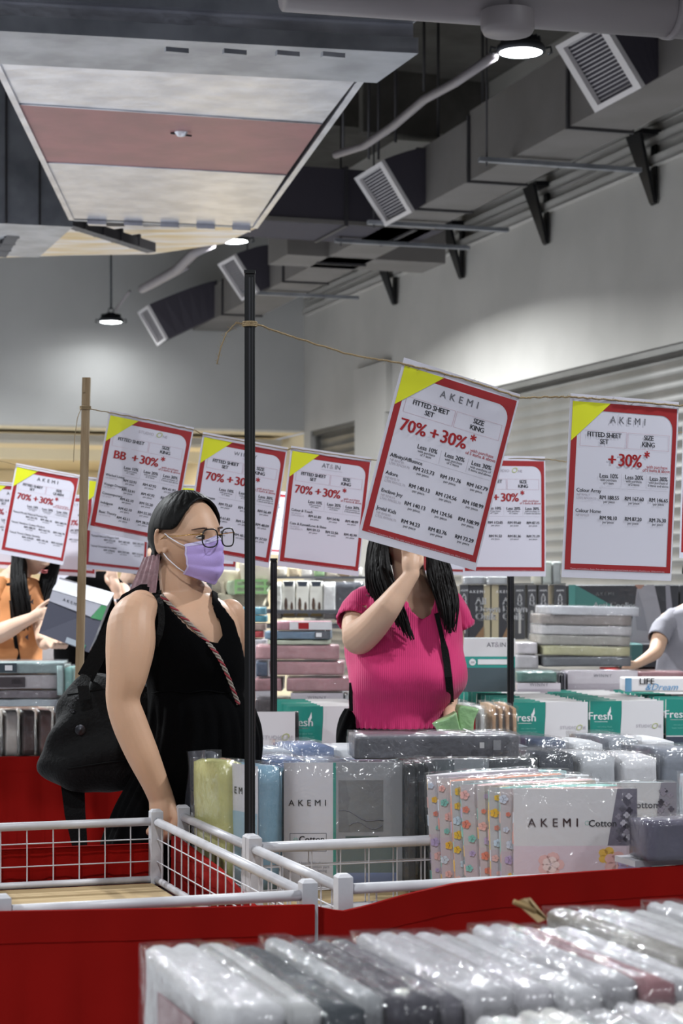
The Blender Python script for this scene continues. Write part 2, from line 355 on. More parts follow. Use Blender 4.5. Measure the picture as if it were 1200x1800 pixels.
# grille outlets
GN = DD.cross((DWd*.56+Vector((0, 0, -.83)))).normalized()
gr = [((982, 77), (1063, 32), (1134, 150), (1052, 194), 'largest white air grille at the top right corner, beside the glaring lamp'),
      ((627, 310), (675, 280), (729, 370), (682, 395), 'second white air grille, on a dark elbow in the middle of the duct'),
      ((386, 462), (415, 446), (457, 512), (429, 527), 'third white air grille, half behind the top of the black pole'),
      ((245, 547), (262, 535), (296, 595), (280, 606), 'farthest white air grille at the end of the duct')]
for k, (A, B, C, Dq, lab) in enumerate(gr):
    c = (C[0]+Dq[0])/2; sc = spx(c+{0: 60, 1: 30, 2: 25, 3: 70}[k]); p0 = dpt(sc, -.12, DZ+.0)
    if k == 3: p0 = P(271, 577, 22.0)
    q = [onplane(*x, p0, GN) for x in (A, B, C, Dq)]
    ctr = sum(q, Vector())/4; out = -GN if (-GN).dot(Vector((0, 0, -1))) > 0 else GN
    ex = (q[1]-q[0]); ey = (q[3]-q[0]); th = .03
    t = thing('air_grille', lab, 'air grille', ctr, 0, 'white air grilles along the duct')
    fb = MB(); w_ = .13
    def uv(u, v, o=0): return q[0]*(1-u)*(1-v)+q[1]*u*(1-v)+q[2]*u*v+q[3]*(1-u)*v+out*o
    for (u0, v0, u1, v1) in ((0, 0, 1, .07), (0, .93, 1, 1), (0, .07, .12, .93), (.88, .07, 1, .93)):
        fb.slab([uv(u0, v0), uv(u1, v0), uv(u1, v1), uv(u0, v1)], out*.03, M_GRILLE)
    part('grille_frame', fb, t, True)
    lb = MB(); n = 16
    for i in range(n):
        v0 = .07+.86*(i+.15)/n; v1 = v0+.86*.45/n
        lb.slab([uv(.12, v0, .004), uv(.88, v0, .004), uv(.88, v1, -.012), uv(.12, v1, -.012)], out*.004, M_GRILLE)
    part('louvre_blades', lb, t, True, kind='stuff')
    lb = MB()
    for i in range(8):
        u0 = .12+.76*(i+.4)/8; lb.slab([uv(u0, .07, -.02), uv(u0+.02, .07, -.02), uv(u0+.02, .93, -.02), uv(u0, .93, -.02)], out*.01, M_GRILLE)
    part('rear_blades', lb, t, True, kind='stuff')
    # dark canvas elbow from the duct side down to the grille
    eb = MB(); rings = []
    qq = [dpt(0, 0, 0)]*0
    s_near, s_far = [(x-Vector((pa.x, pa.y, 0))).dot(DD) for x in (q[1], q[0])]
    ends = [dpt(s_far, 0.03, DZ+.42), dpt(s_near, 0.03, DZ+.42), dpt(s_near, 0.03, DZ+.03), dpt(s_far, .03, DZ+.03)]
    for i in range(7):
        a = i/6; h = []
        for j in range(4):
            p1 = q[j]+out*(-.002); p3 = ends[j]; mid = p1*.5+p3*.5-out*(.16 if j < 2 else .03)
            h.append(p1*(1-a)**2+mid*2*a*(1-a)+p3*a*a)
        rings.append(h)
    eb.loft(rings, M_DUCTD, smooth=False); part('elbow', eb, t, True)
# dark trunk duct crossing to the left
b = MB(); f0, f1 = P(448, 386, 15.9), P(880, 386, 15.9)
t = thing('trunk_duct', 'dark square duct crossing behind the steel hood to the grey duct', 'duct', (f0+f1)/2)
z0 = DZ-.0; a = Vector((f0.x, f0.y, z0)); c = a+WV*1.62
b.slab([a, c, c+DV*.8, a+DV*.8], (0, 0, .45), M_DUCTD); part('duct_shell', b, t, True)
b = MB(); b.slab([a-DV*.01, c-DV*.01, c-DV*.01+Vector((0, 0, .03)), a-DV*.01+Vector((0, 0, .03))], DV*.03, M_DUCTG); part('lower_trim', b, t, True)
for k, s in enumerate((.02, .75, 1.35)):
    b = MB(); p = a+WV*s; b.slab([p-DV*.02-Vector((0, 0, .015)), p+WV*.03-DV*.02-Vector((0, 0, .015)), p+WV*.03-DV*.02+Vector((0, 0, .47)), p-DV*.02+Vector((0, 0, .47))], DV*.83, M_FLANGE); part('flange', b, t, True)
# second lighter box behind it
b = MB(); a = P(505, 400, 17.6); a.z = DZ; b.slab([a, a+WV*1.5, a+WV*1.5+DV*.6, a+DV*.6], (0, 0, .4), M_DUCTG)
solo('side_duct', b, 'grey square duct behind the dark trunk duct', 'duct')
# ---- galvanised hood at top left -----------------------------------------------------
HZ = 3.6
hood = thing('duct_hood', 'large shiny galvanised duct transition with a reddish middle panel, top left', 'duct', onz(300, 250, HZ))
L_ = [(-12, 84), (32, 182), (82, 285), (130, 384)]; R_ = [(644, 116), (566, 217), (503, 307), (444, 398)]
for i, m in enumerate((M_GALV, M_DULLRED, M_GALV)):
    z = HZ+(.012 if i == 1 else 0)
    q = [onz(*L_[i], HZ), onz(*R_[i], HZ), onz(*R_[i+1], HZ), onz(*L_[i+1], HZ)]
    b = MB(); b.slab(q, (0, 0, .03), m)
    part('bottom_panel', b, hood, True, label='dull red middle panel' if i == 1 else None)
    if i:
        b = MB(); b.tube([q[0], q[1]], .006, M_GALV, 6); part('seam', b, hood, True)
for side, pts in (('l', L_), ('r', R_)):
    a, c = onz(*pts[0], HZ), onz(*pts[3], HZ)
    b = MB(); b.slab([a, c, c+Vector((0, 0, .55)), a+Vector((0, 0, .55))], WV*(.02 if side == 'r' else -.02), M_GALVD); part('side_wall', b, hood, True)
    b = MB(); b.slab([a-Vector((0, 0, .012)), c-Vector((0, 0, .012)), c+Vector((0, 0, .02)), a+Vector((0, 0, .02))], WV*(.03 if side == 'r' else -.03), M_GALV); part('edge_angle', b, hood, True)
b = MB(); q0, q1 = onz(-20, 78, HZ), onz(668, 104, HZ)
b.slab([q0, q1, q1+Vector((0, -.1, 0)), q0+Vector((0, -.1, 0))], (0, 0, .35), M_GALV); part('near_flange', b, hood, True)
q0, q1 = onz(128, 386, HZ), onz(446, 399, HZ)
b = MB(); b.slab([q0, q1, q1+Vector((0, 0, .5)), q0+Vector((0, 0, .5))], (0, .05, 0), M_GALVD); part('far_flange', b, hood, True)
for k in range(5):
    a = q0.lerp(q1, .08+k*.2); c = q0.lerp(q1, .08+k*.2+.1)
    b = MB(); b.slab([a-Vector((0, .02, .025)), c-Vector((0, .02, .025)), c-Vector((0, .02, -.05)), a-Vector((0, .02, -.05))], (0, .06, 0), M_GALV); part('flange_clip', b, hood, True)
b = MB(); c = onz(318, 233, HZ); b.lathe([(0, -.02), (.018, -.018), (.03, -.004), (.034, 0)], (c.x, c.y, c.z), M_GALV, 12)
b.tube([c+Vector((-.05, 0, -.003)), c+Vector((.05, .02, -.012))], .005, M_FLANGE, 5); part('rivet_boss', b, hood, True)
# cross duct above the camera side
cdx = thing('cross_duct', 'ribbed galvanised duct crossing along the top left edge of the picture', 'duct', P(300, 50, 7.9))
for k, (y0, y1, dy, m) in enumerate(((76, 48, 0, M_GALVD), (48, 16, .06, M_GALV), (16, -6, .02, M_GALVD), (-6, -90, .08, M_GALV))):
    a = P(-60, y0-28, 7.7); e = P(735, y0-2, 8.05); za, zb = P(300, y0, 7.9).z, P(300, y1, 7.9).z
    a.z = e.z = za; u = Vector((0, 0, zb-za))
    b = MB(); b.slab([a+DV*dy, e+DV*dy, e+DV*dy+u, a+DV*dy+u], DV*.5, m); part('rib_panel', b, cdx, True)
for k, x in enumerate((310, 412, 505, 585)):
    b = MB(); c = P(x, 80+x*.03, 7.68); b.box(c, (.09, .03, .018), M_GALVD, rz=ANG); part('clip', b, cdx, True)
pp = thing('ceiling_pipe', 'thick grey pipe crossing the top right corner of the picture', 'pipe', P(900, 20, 7.4))
b = MB(); b.tube([P(500, -32, 7.2), P(1320, 28, 7.75)], .105, M_PIPE, 24); part('pipe_run', b, pp, True)
for x in (870, 1168):
    s = (x-500)/820; c = P(500, -32, 7.2).lerp(P(1320, 28, 7.75), s); b = MB(); b.tube([c-WV*.015, c+WV*.015], .112, M_PIPE, 24); part('pipe_coupling', b, pp, True)
b = MB(); c = P(892, 45, 7.35); b.lathe([(0, 0), (.09, 0), (.1, .02), (.1, .08)], (c.x, c.y, c.z-.03), M_PIPE, 20); part('junction_box', b, pp, True)
# dark duct side and board at the left
b = MB(); a = P(-90, 388, 12.0); e = P(128, 392, 12.2); a.z = e.z = 3.62
b.slab([a, e, e+DV*1.2, a+DV*1.2], (0, 0, 1.2), M_GALVD)
for x in (.15, .45, .72): b.slab([a.lerp(e, x)-DV*.02, a.lerp(e, x+.015)-DV*.02, a.lerp(e, x+.015)-DV*.02+Vector((0, 0, 1.2)), a.lerp(e, x)-DV*.02+Vector((0, 0, 1.2))], DV*.02, M_FLANGE)
solo('riser_duct', b, 'dark galvanised duct box left of the steel hood', 'duct')
b = MB(); z = 3.72; b.slab([onz(-60, 396, z), onz(452, 400, z), onz(395, 428, z), onz(268, 447, z), ][:4], (0, 0, .03), M_FOIL)
b.slab([onz(-60, 396, z+.001), onz(268, 447, z+.001), onz(120, 449, z+.001), onz(-60, 455, z+.001)], (0, 0, .03), M_FOIL)
solo('foil_board', b, 'white foil ceiling board with yellow stains under the steel hood', 'board')
for k, (x0, y0, x1, y1, lab) in enumerate(((108, 394, 266, 444, 'dark steel angle bar running under the foil board'), (36, 394, 0, 452, 'short dark steel bar at the left edge under the duct box'))):
    b = MB(); a, e = P(x0, y0, 12.3), P(x1, y1, 12.9); d = (e-a); sd = Vector((0, 0, 1)).cross(d).normalized()*.04
    b.slab([a-sd, e-sd, e+sd, a+sd], (0, 0, .06), M_FLANGE)
    for q in range(4): c = a.lerp(e, .2+q*.2); b.slab([c-sd*1.2, c+d*.02-sd*1.2, c+d*.02+sd*1.2, c+sd*1.2], (0, 0, .08), M_FLANGE)
    solo('steel_bar', b, lab, 'steel bar')
# conduits and rods
def conduit(pts, r, lab):
    b = MB(); b.tube([P(*p) for p in pts], r, M_PIPE, 8); solo('conduit', b, lab, 'conduit')
conduit([(868, 98, 11), (800, 145, 11.6), (745, 175, 12.2), (690, 222, 12.9), (640, 256, 13.6), (590, 272, 14.2)], .028, 'grey conduit curving down left from the glaring lamp')
conduit([(372, 428, 17), (340, 445, 17.4), (310, 475, 18), (265, 500, 18.8), (250, 508, 19.2)], .045, 'bent grey conduit left of the small lamp under the hood')
conduit([(330, 470, 18), (290, 492, 18.6), (252, 505, 19.0)], .02, 'thin lower conduit beside the bent one')
conduit([(228, 512, 21), (203, 545, 21.8)], .015, 'thin diagonal wire beside the smallest lamp rod')
for i, x in enumerate((665, 695, 745, 770, 848, 603, 648, 1017)):
    b = MB(); y0 = {665: 280, 695: 250, 745: 160, 770: 245, 848: 190, 603: 270, 648: 280, 1017: 205}[x]; Y = 15.5; p = P(x, y0, Y); b.tube([p, Vector((p.x, p.y, TOPZ))], .012, M_FLANGE, 6)
    solo('hanger_rod', b, 'thin dark rod hanging from the ceiling above the grey duct, '+('fourth','fifth','sixth','seventh','eighth','second','third','rightmost')[i]+(' from the left' if i != 7 else ' of all'), 'rod', 'thin hanger rods in the dark ceiling')
b = MB(); c = P(690, 235, 15.8); b.slab([c-WV*.25, c+WV*.4, c+WV*.4+Vector((0, 0, .5)), c-WV*.25+Vector((0, 0, .5))], DV*.1, M_SLAB); solo('concrete_stub', b, 'patchy concrete stub above the middle grille', 'concrete')
# ================================================================== sale goods
M_PAPER = mat('sign_paper_white', 'd6d4e0', .42, spec=.5)
M_SRED = mat('sign_print_red', '9c1f24', .45); M_SREDT = mat('sign_text_red', 'a3161d', .5)
M_SYEL = mat('sign_print_yellow', 'dde021', .45); M_SBLK = mat('sign_print_black', '1b1b22', .5); M_SGRY = mat('sign_print_grey', '6e6e76', .5); M_SLGT = mat('sign_print_light_grey', 'b3adb6', .5)
M_SPINK = mat('sign_print_thin_line', 'c9a8b2', .5); M_SOLIVE = mat('sign_print_olive', 'b9c07a', .5)
M_JUTE = mat('jute_twine', 'a58f6c', .9, bump=.8, bscale=400)
SW, SH = .297, .42
def sign(name, label, px_tl, px_tr, px_br, px_bl, Y, logo, head, size, big, rows, bend=.006, cat='price sign', group=None, yaw=0, detail=True):
    """A3 price sheet placed at depth Y: centre and in-plane rotation from where it hangs, real size"""
    TL, TR, BR, BL = [P(*q, Y) for q in (px_tl, px_tr, px_br, px_bl)]
    c = (TL+TR+BR+BL)/4; ux = ((TR-TL)+(BR-BL)); ux.y = 0; ux.normalize(); uz = (TL-BL)+(TR-BR); uz.y = 0; uz.normalize()
    wpx = ((TR-TL).length+(BR-BL).length)/2; hpx = ((TL-BL).length+(TR-BR).length)/2
    sh = hpx; sw = sh/1.4142; cosy = min(1, wpx/sw); ya = math.acos(cosy)*(1 if yaw >= 0 else -1)
    ux = Vector((ux.x*cosy, math.sin(ya), ux.z*cosy)).normalized()
    nrm = ux.cross(uz).normalized()
    if nrm.y > 0: nrm = -nrm
    ph = R.random()*6
    def S(x, y, o=0):   # x right, y down, 0..1
        wv = math.sin(x*3.1+ph)*bend*(1-.5*y)+math.sin(y*2.6+ph*2)*bend*.8+ math.sin(x*17+ph)*.0008*max(0, 1-y*6)
        return c+ux*((x-.5)*sw)-uz*((y-.5)*sh)+nrm*(wv+o)
    t = thing(name, label, cat, S(.5, 0), 0, group)
    b = MB(); b.grid(lambda u, v: S(u, v), 16, 22, M_PAPER); b.grid(lambda u, v: S(1-u, v, -.0006), 16, 22, M_PAPER); part('sheet', b, t, True)
    b = MB(); o = .0006
    def strip(x0, y0, x1, y1, m, nu=6, nv=6, oo=o): b.grid(lambda u, v: S(x0+(x1-x0)*u, y0+(y1-y0)*v, oo), nu, nv, m, smooth=False)
    strip(.022, .04, .072, .957, M_SRED, 1, 16); strip(.948, .04, .985, .957, M_SRED, 1, 16); strip(.072, .04, .948, .084, M_SRED, 14, 1); strip(.072, .923, .948, .957, M_SRED, 14, 1)
    v = [S(.948, .084, o)]; r = .11; n = 8
    for i in range(n+1):
        a = math.pi/2*i/n; v.append(S(.948-r+r*math.sin(a), .084+(r-r*math.cos(a))*.72, o))
    b.add(v, [(0, i+1, i+2) for i in range(n)], M_SRED); part('red_border', b, t, True)
    b = MB(); N = 8; v = []; f = []
    for i in range(N+1):
        for j in range(N+1-i): v.append(S(.022+.335*i/N, .04+.215*j/N, .0012))
    def idx(i, j): return sum(N+1-k for k in range(i))+j
    for i in range(N):
        for j in range(N-i):
            f.append((idx(i, j), idx(i+1, j), idx(i, j+1)))
            if i+j < N-1: f.append((idx(i+1, j), idx(i+1, j+1), idx(i, j+1)))
    b.add(v, f, M_SYEL); part('yellow_corner', b, t, True)
    b = MB(); fn = lambda x, y: S(x/sw, y/sh*-1, .0014)     # x in m from left, y in m up from the top
    def T(s, x, y, size, m=M_SBLK, al='C', bold=0, sp=1, shear=0): addtext(b, s, x*sw, -y*sh, size*sw*(1.22 if size > .09 else 1.15), m, fn, al, bold, shear, sp*(1 if sp > 1.2 else .96))
    if logo == 'AKEMI': T('AKEMI', .525, .145, .066, M_SGRY, bold=.012, sp=1.75)
    elif logo == 'STUDIO': T('STUDIO', .47, .135, .042, M_SLGT, sp=1.1); T('O', .615, .140, .08, M_SOLIVE, shear=.3); T('NE', .69, .135, .038, M_SLGT)
    elif logo == 'ATIN': T('AT', .45, .14, .066, M_SGRY); T('&', .525, .14, .07, M_SLGT); T('IN', .60, .14, .066, M_SGRY); strip(.40, .155, .66, .157, M_SLGT, 2, 1, .0014)
    elif logo == 'WINNY': T('WINNY', .53, .14, .055, M_SGRY, sp=1.4); T('home', .53, .163, .022, M_SLGT)
    for x0, x1 in ((.10, .52), (.53, .92)):
        for q in ((x0, .192, x1, .1935), (x0, .278, x1, .2795), (x0, .192, x0+.003, .279), (x1-.003, .192, x1, .279)): strip(*q, M_SPINK, 1, 1, .0010)
    T(head[0], .315, .226, .047, bold=.022, sp=.95)
    if len(head) == 2: T(head[1], .315, .263, .047, bold=.022, sp=.95)
    T('SIZE', .725, .226, .047, bold=.022, sp=.95); T(size, .725, .263, .047, bold=.022, sp=.95)
    if big: T(big, .215, .378, .112, M_SREDT, bold=.03)
    T('+', .395, .378, .11, M_SREDT, bold=.04); T('30%', .56, .378, .115, M_SREDT, bold=.03, sp=.96); T('*', .715, .348, .10, M_SREDT)
    T('with purchase', .715, .380, .032, M_SREDT, 'L'); T('of 5 items & above', .68, .400, .032, M_SREDT, 'L', sp=.97)
    for k, (x, a, c1, c2) in enumerate(((.372, 'Less 10%', 'with purchase', 'of 1 item'), (.605, 'Less 20%', 'with purchase', 'of 2 items'), (.835, 'Less 30%', 'with purchase of', '5 items and above'))):
        T(a, x, .447, .042, bold=.02); T(c1, x, .465, .024, M_SBLK); T(c2, x, .482, .024, M_SBLK)
    strip(.29, .502, .93, .5033, M_SLGT, 4, 1, .0010)
    strip(.487, .42, .489, .495, M_SLGT, 1, 1, .0010); strip(.72, .42, .722, .495, M_SLGT, 1, 1, .0010)
    y = .53
    for rw in rows:
        T(rw[0], .09, y, .036, M_SBLK, 'L', .012)
        if len(rw) > 4: T(rw[4], .095, y+.022, .024, M_SLGT, 'L')
        if len(rw) > 5: T(rw[5], .095, y+.040, .024, M_SLGT, 'L')
        dy = .034 if len(rows) != 5 else .02
        for k in range(3):
            if rw[1+k]:
                T('RM '+rw[1+k], .387+.229*k, y+dy, .037, M_SBLK, bold=.025); T('per piece', .387+.229*k, y+dy+.02, .025, M_SBLK)
        y += {4: .098, 5: .077}.get(len(rows), .112)
    T('*Terms and Conditions Apply. Only while stocks last in selected brands and designs of bedding sets. While stocks last.', .5, .955, .0165, M_SPINK)
    part('print', b, t, True)
    t['_w'] = sw
    return t, S
fss = ('FITTED SHEET', 'SET')
S1, f1 = sign('price_sign', 'largest tilted price sign, hanging in front of the woman in pink', (708, 632), (920, 690), (838, 1003), (627, 945), 4.66, 'AKEMI', fss, 'KING', '70%',
 [('Affinity/Affluence', '215.73', '191.76', '167.79', 'NP RM799', 'L70% RM239.70'), ('Adore', '140.13', '124.56', '108.99', 'NP RM519', 'L70% RM155.70'), ('Enclave Joy', '140.13', '124.56', '108.99', 'NP RM519', 'L70% RM155.70'), ('Jovial Kids', '94.23', '83.76', '73.29', 'NP RM349', 'L70% RM104.70')])
S2, f2 = sign('price_sign', 'price sign at the right edge with two price rows, Colour Array and Colour Home', (994, 695), (1200, 704), (1190, 1020), (982, 1016), 4.78, 'AKEMI', fss, 'KING', '',
 [('Colour Array', '188.55', '167.60', '146.65', 'NP RM419', 'L50% RM209.50'), ('Colour Home', '98.10', '87.20', '76.30', 'NP RM109')])
S2b, f2b = sign('price_sign', 'price sign cut off by the right frame edge, behind the Colour Array sign', (1193, 742), (1335, 752), (1332, 978), (1188, 986), 6.9, 'AKEMI', fss, 'KING', '70%', [('Indulge', '148.05', '131.60', '115.15'), ('Prime', '120.10', '106.70', '93.45')])
SA, fA = sign('price_sign', 'tilted price sign beside the wooden stick reading BB + 30%', (191, 720), (343, 753), (306, 962), (150, 932), 6.56, 'STUDIO', ('FITTED SHEET',), 'KING', 'BB',
 [('Warhol Living', '53.91', '47.92', '41.93', 'NP RM59.90'), ('Voyage Dreamer', '53.91', '47.92', '41.93', 'NP RM59.90'), ('Contemporary', '62.10', '55.20', '48.30', 'NP RM69'), ('Indulgent', '62.10', '55.20', '48.30', 'NP RM69'), ('Basic Theory', '43.11', '38.32', '33.53', 'NP RM47.90')])
SB, fB = sign('price_sign', 'price sign behind the black pole and the head of the masked woman', (358, 760), (505, 786), (472, 998), (324, 972), 6.62, 'WINNY', fss, 'KING', '70%',
 [('Passionate', '72.63', '64.56', '56.49'), ('Adorable', '61.83', '54.96', '48.09'), ('Quilted', '42.96', '40.20', '37.59')])
SC_, fC = sign('price_sign', 'price sign just right of the black pole, with Colour and Touch row', (512, 785), (655, 803), (630, 1013), (487, 995), 6.68, 'ATIN', fss, 'KING', '70%',
 [('Colour & Touch', '61.83', '54.96', '48.09', 'NP RM229', 'L70% RM68.70'), ('Cute & Kawaii/Love & Shine', '59.13', '52.56', '45.99', 'NP RM219', 'L70% RM65.70')])
SD, fD = sign('price_sign', 'straight price sign half behind the largest tilted sign, with two price rows', (812, 800), (958, 803), (961, 1012), (812, 1014), 6.86, 'STUDIO', fss, 'KING', '70%',
 [('Affection', '112.05', '99.60', '87.15', 'NP RM249'), ('Collection', '91.53', '81.36', '71.19', 'NP RM226')])
SE, fE = sign('price_sign', 'smaller tilted queen size price sign left of the wooden stick', (28, 814), (141, 835), (112, 994), (-2, 972), 9.0, 'AKEMI', fss, 'QUEEN', '70%',
 [('Tencel Modal Natural Puriste Fitt', '231.95', '206.15', '180.39'), ('Tencel Timeless Cotton Modern', '188.73', '167.76', '146.79'), ('Tencel Touch Clarity Serenity', '159.03', '141.36', '123.69')])
SG, fG = sign('price_sign', 'small price sign hanging lower behind the BB sign, near the masked woman', (157, 838), (262, 852), (255, 1010), (149, 1000), 9.2, 'AKEMI', fss, 'KING', '70%',
 [('Tencel Modal', '', '', ''), ('Tencel Natural Elegant Soft', '323.55', '287.60', '251.65'), ('Tencel Graceful Accolade', '278.55', '247.60', '216.65')])
SI, fI = sign('price_sign', 'small price sign at the left edge behind the queen size sign', (-25, 845), (80, 852), (76, 1004), (-30, 997), 9.6, 'AKEMI', fss, 'KING', '70%', [('Tencel Timeless', '140.13', '124.56', '108.99')])
SJ, fJ = sign('price_sign', 'small price sign seen between the queen size sign and the wooden stick', (72, 866), (172, 872), (168, 1015), (66, 1008), 9.9, 'WINNY', fss, 'KING', '70%', [('Tencel Timeless', '140.13', '124.56', '108.99')])
SK, fK = sign('price_sign', 'small price sign behind the gap between BB sign and the pole sign', (318, 852), (420, 857), (414, 1003), (313, 998), 9.7, 'AKEMI', fss, 'KING', '70%', [('Tencel Timeless', '140.13', '124.56', '108.99')])
SL, fL = sign('price_sign', 'small price sign seen through the gap right of the black pole', (440, 862), (512, 865), (498, 975), (425, 972), 12.5, 'AKEMI', fss, 'QUEEN', '70%', [('Serenity', '140.13', '124.56', '108.99')])
SM, fM = sign('price_sign', 'small price sign whose corner shows under the largest tilted sign', (742, 880), (838, 884), (836, 1012), (738, 1008), 10.2, 'AKEMI', fss, 'QUEEN', '70%', [('Serenity', '140.13', '124.56', '108.99')])
SN, fN = sign('price_sign', 'farthest tiny price sign low between the left signs', (88, 912), (178, 918), (172, 1040), (82, 1034), 11.6, 'AKEMI', fss, 'QUEEN', '70%', [('Serenity', '140.13', '124.56', '108.99')])
def twine(pts, label, r=.0022, fuzz=True):
    b = MB(); out = []
    for i in range(len(pts)-1):
        for k in range(14): out.append(Vector(pts[i]).lerp(Vector(pts[i+1]), k/14)+Vector((0, R.uniform(-.001, .001), R.uniform(-.0012, .0012))))
    out.append(Vector(pts[-1])); b.tube(out, r, M_JUTE, 6)
    if fuzz:
        for p in out[::2]:
            b.tube([p, p+Vector((R.uniform(-.012, .012), R.uniform(-.006, .006), R.uniform(-.01, .01)))], .0004, M_JUTE, 3, cap=False)
    return solo('jute_twine', b, label, 'twine')
a1, a2 = f1(0, .035, .004), f1(1, .02, .004)
b1, b2 = f2(0, .02, .004), f2(1, .02, .004)
PY = 4.47
knot = P(439, 570, PY)
twine([knot+Vector((.014, -.002, 0)), P(520, 594, PY+.08), P(610, 622, PY+.13), a1, f1(.5, .012, .004), a2, P(955, 698, 4.73), b1, f2(.5, .02, .004), b2, P(1330, 706, 4.95)], 'jute twine from the black pole through the two largest signs')
tw = twine([knot+Vector((-.014, 0, .0)), P(415, 567, PY), P(398, 585, PY-.02), P(388, 610, PY-.03), P(381, 640, PY-.02)], 'loose curling end of jute twine on the left of the black pole', .0016)
b = MB(); 
for k in range(3): b.tube([knot+Vector((.0155*math.cos(a*math.pi/6), .0155*math.sin(a*math.pi/6), (k-1)*.004)) for a in range(13)], .0022, M_JUTE, 6)
solo('twine_knot', b, 'jute twine wound round the black pole', 'twine')
STY = 6.44
k2 = P(150, 717, STY)
aa = [fA(0, .02, .004), fA(.5, .015, .004), fA(1, .02, .004), fB(0, .02, .004), fB(1, .02, .004), fC(0, .02, .004), fC(1, .02, .004), P(760, 812, 6.78), fD(0, .02, .004), fD(1, .02, .004), P(995, 812, 6.95), P(1188, 760, 7.0), P(1330, 760, 7.1)]
twine([k2]+aa, 'long jute twine from the wooden stick through the middle row of signs', .0018, False)
twine([k2, P(143, 716, STY-.01), P(136, 735, STY-.02), P(131, 770, STY-.02), P(129, 812, STY-.02)], 'thin loose twine end hanging left of the wooden stick', .0012, False)
b = MB()
for k in range(3): b.tube([k2+Vector((.0175*math.cos(a*math.pi/6), .0175*math.sin(a*math.pi/6), (k-1)*.004)) for a in range(13)], .0018, M_JUTE, 6)
solo('twine_knot', b, 'twine wound round the wooden stick', 'twine')
def hangline(fs, ends, lab):
    pts = [ends[0]]
    for fx in fs: pts += [fx(0, .02, .004), fx(1, .02, .004)]
    twine(pts+[ends[1]], lab, .0016, False)
hangline([fE], (P(-60, 795, 8.9), P(149, 838, 9.05)), 'thin twine carrying the queen size sign')
hangline([fI, fJ, fG, fK], (P(-80, 843, 9.5), P(470, 870, 9.7)), 'far twine carrying the row of small signs on the left')
hangline([fN, fL], (P(-90, 908, 11.5), P(560, 868, 12.6)), 'farthest twine carrying tiny signs')
hangline([fM], (P(690, 878, 10.1), P(960, 886, 10.3)), 'short twine of the small sign behind the largest one')
# ---- poles
M_PLAST = mat('black_plastic_pole', '040405', .45, spec=.3); M_WOOD = mat('raw_pine', 'a08c70', .8, bump=.3, bscale=30, col2='866f52', vscale=6, aniso=(6, 6, .6))
def pole(px, top, Y, r, label, m=M_PLAST):
    t = thing('support_pole', label, 'pole', (P(px, 0, Y).x, Y, 0))
    zt = P(px, top, Y).z
    b = MB(); b.box((0, 0, zt/2), (2*r, 2*r, zt), m, bevel=r*.3); part('shaft', b, t)
    b = MB(); b.box((0, 0, zt/2), (.0035, 2*r+.001, zt-.02), MATS['sign_print_black'] ); b.box((r*.55, 0, zt/2), (.003, 2*r+.002, zt-.02), mat('black_pole_edge_light', '18181b', .4)); part('groove', b, t)
    b = MB(); b.box((0, 0, zt+.003), (2*r+.002, 2*r+.002, .008), m); part('end_cap', b, t)
    b = MB(); b.box((0, 0, .01), (.09, .09, .02), m); part('foot_plate', b, t)
    return t
pole(439, 481, PY, .0115, 'tall black pole standing in front, right of the masked woman')
pole(481, 985, 6.86, .0115, 'distant black pole showing under the sign right of the front pole')
pole(897, 1010, 7.15, .0115, 'distant black pole behind the grey display box, under the straight sign')
t = thing('wooden_stick', 'raw pine stick leaning slightly, holding the twine at left', 'stick', P(140, 1250, STY)); b = MB()
top, bot = P(152, 664, STY), P(137, 1300, STY); dx = Vector((.0125, 0, 0)); dy = Vector((0, .012, 0))
b.add([bot-dx-dy, bot+dx-dy, bot+dx+dy, bot-dx+dy, top-dx-dy, top+dx-dy, top+dx+dy, top-dx+dy], [(0, 3, 2, 1), (4, 5, 6, 7), (0, 1, 5, 4), (1, 2, 6, 5), (2, 3, 7, 6), (3, 0, 4, 7)], M_WOOD); part('batten', b, t, True)
b = MB(); c = P(148, 690, STY-.013); b.lathe([(0, .001), (.004, 0)], tuple(c), M_JUTE, 8, None); part('wood_knot', b, t, True)
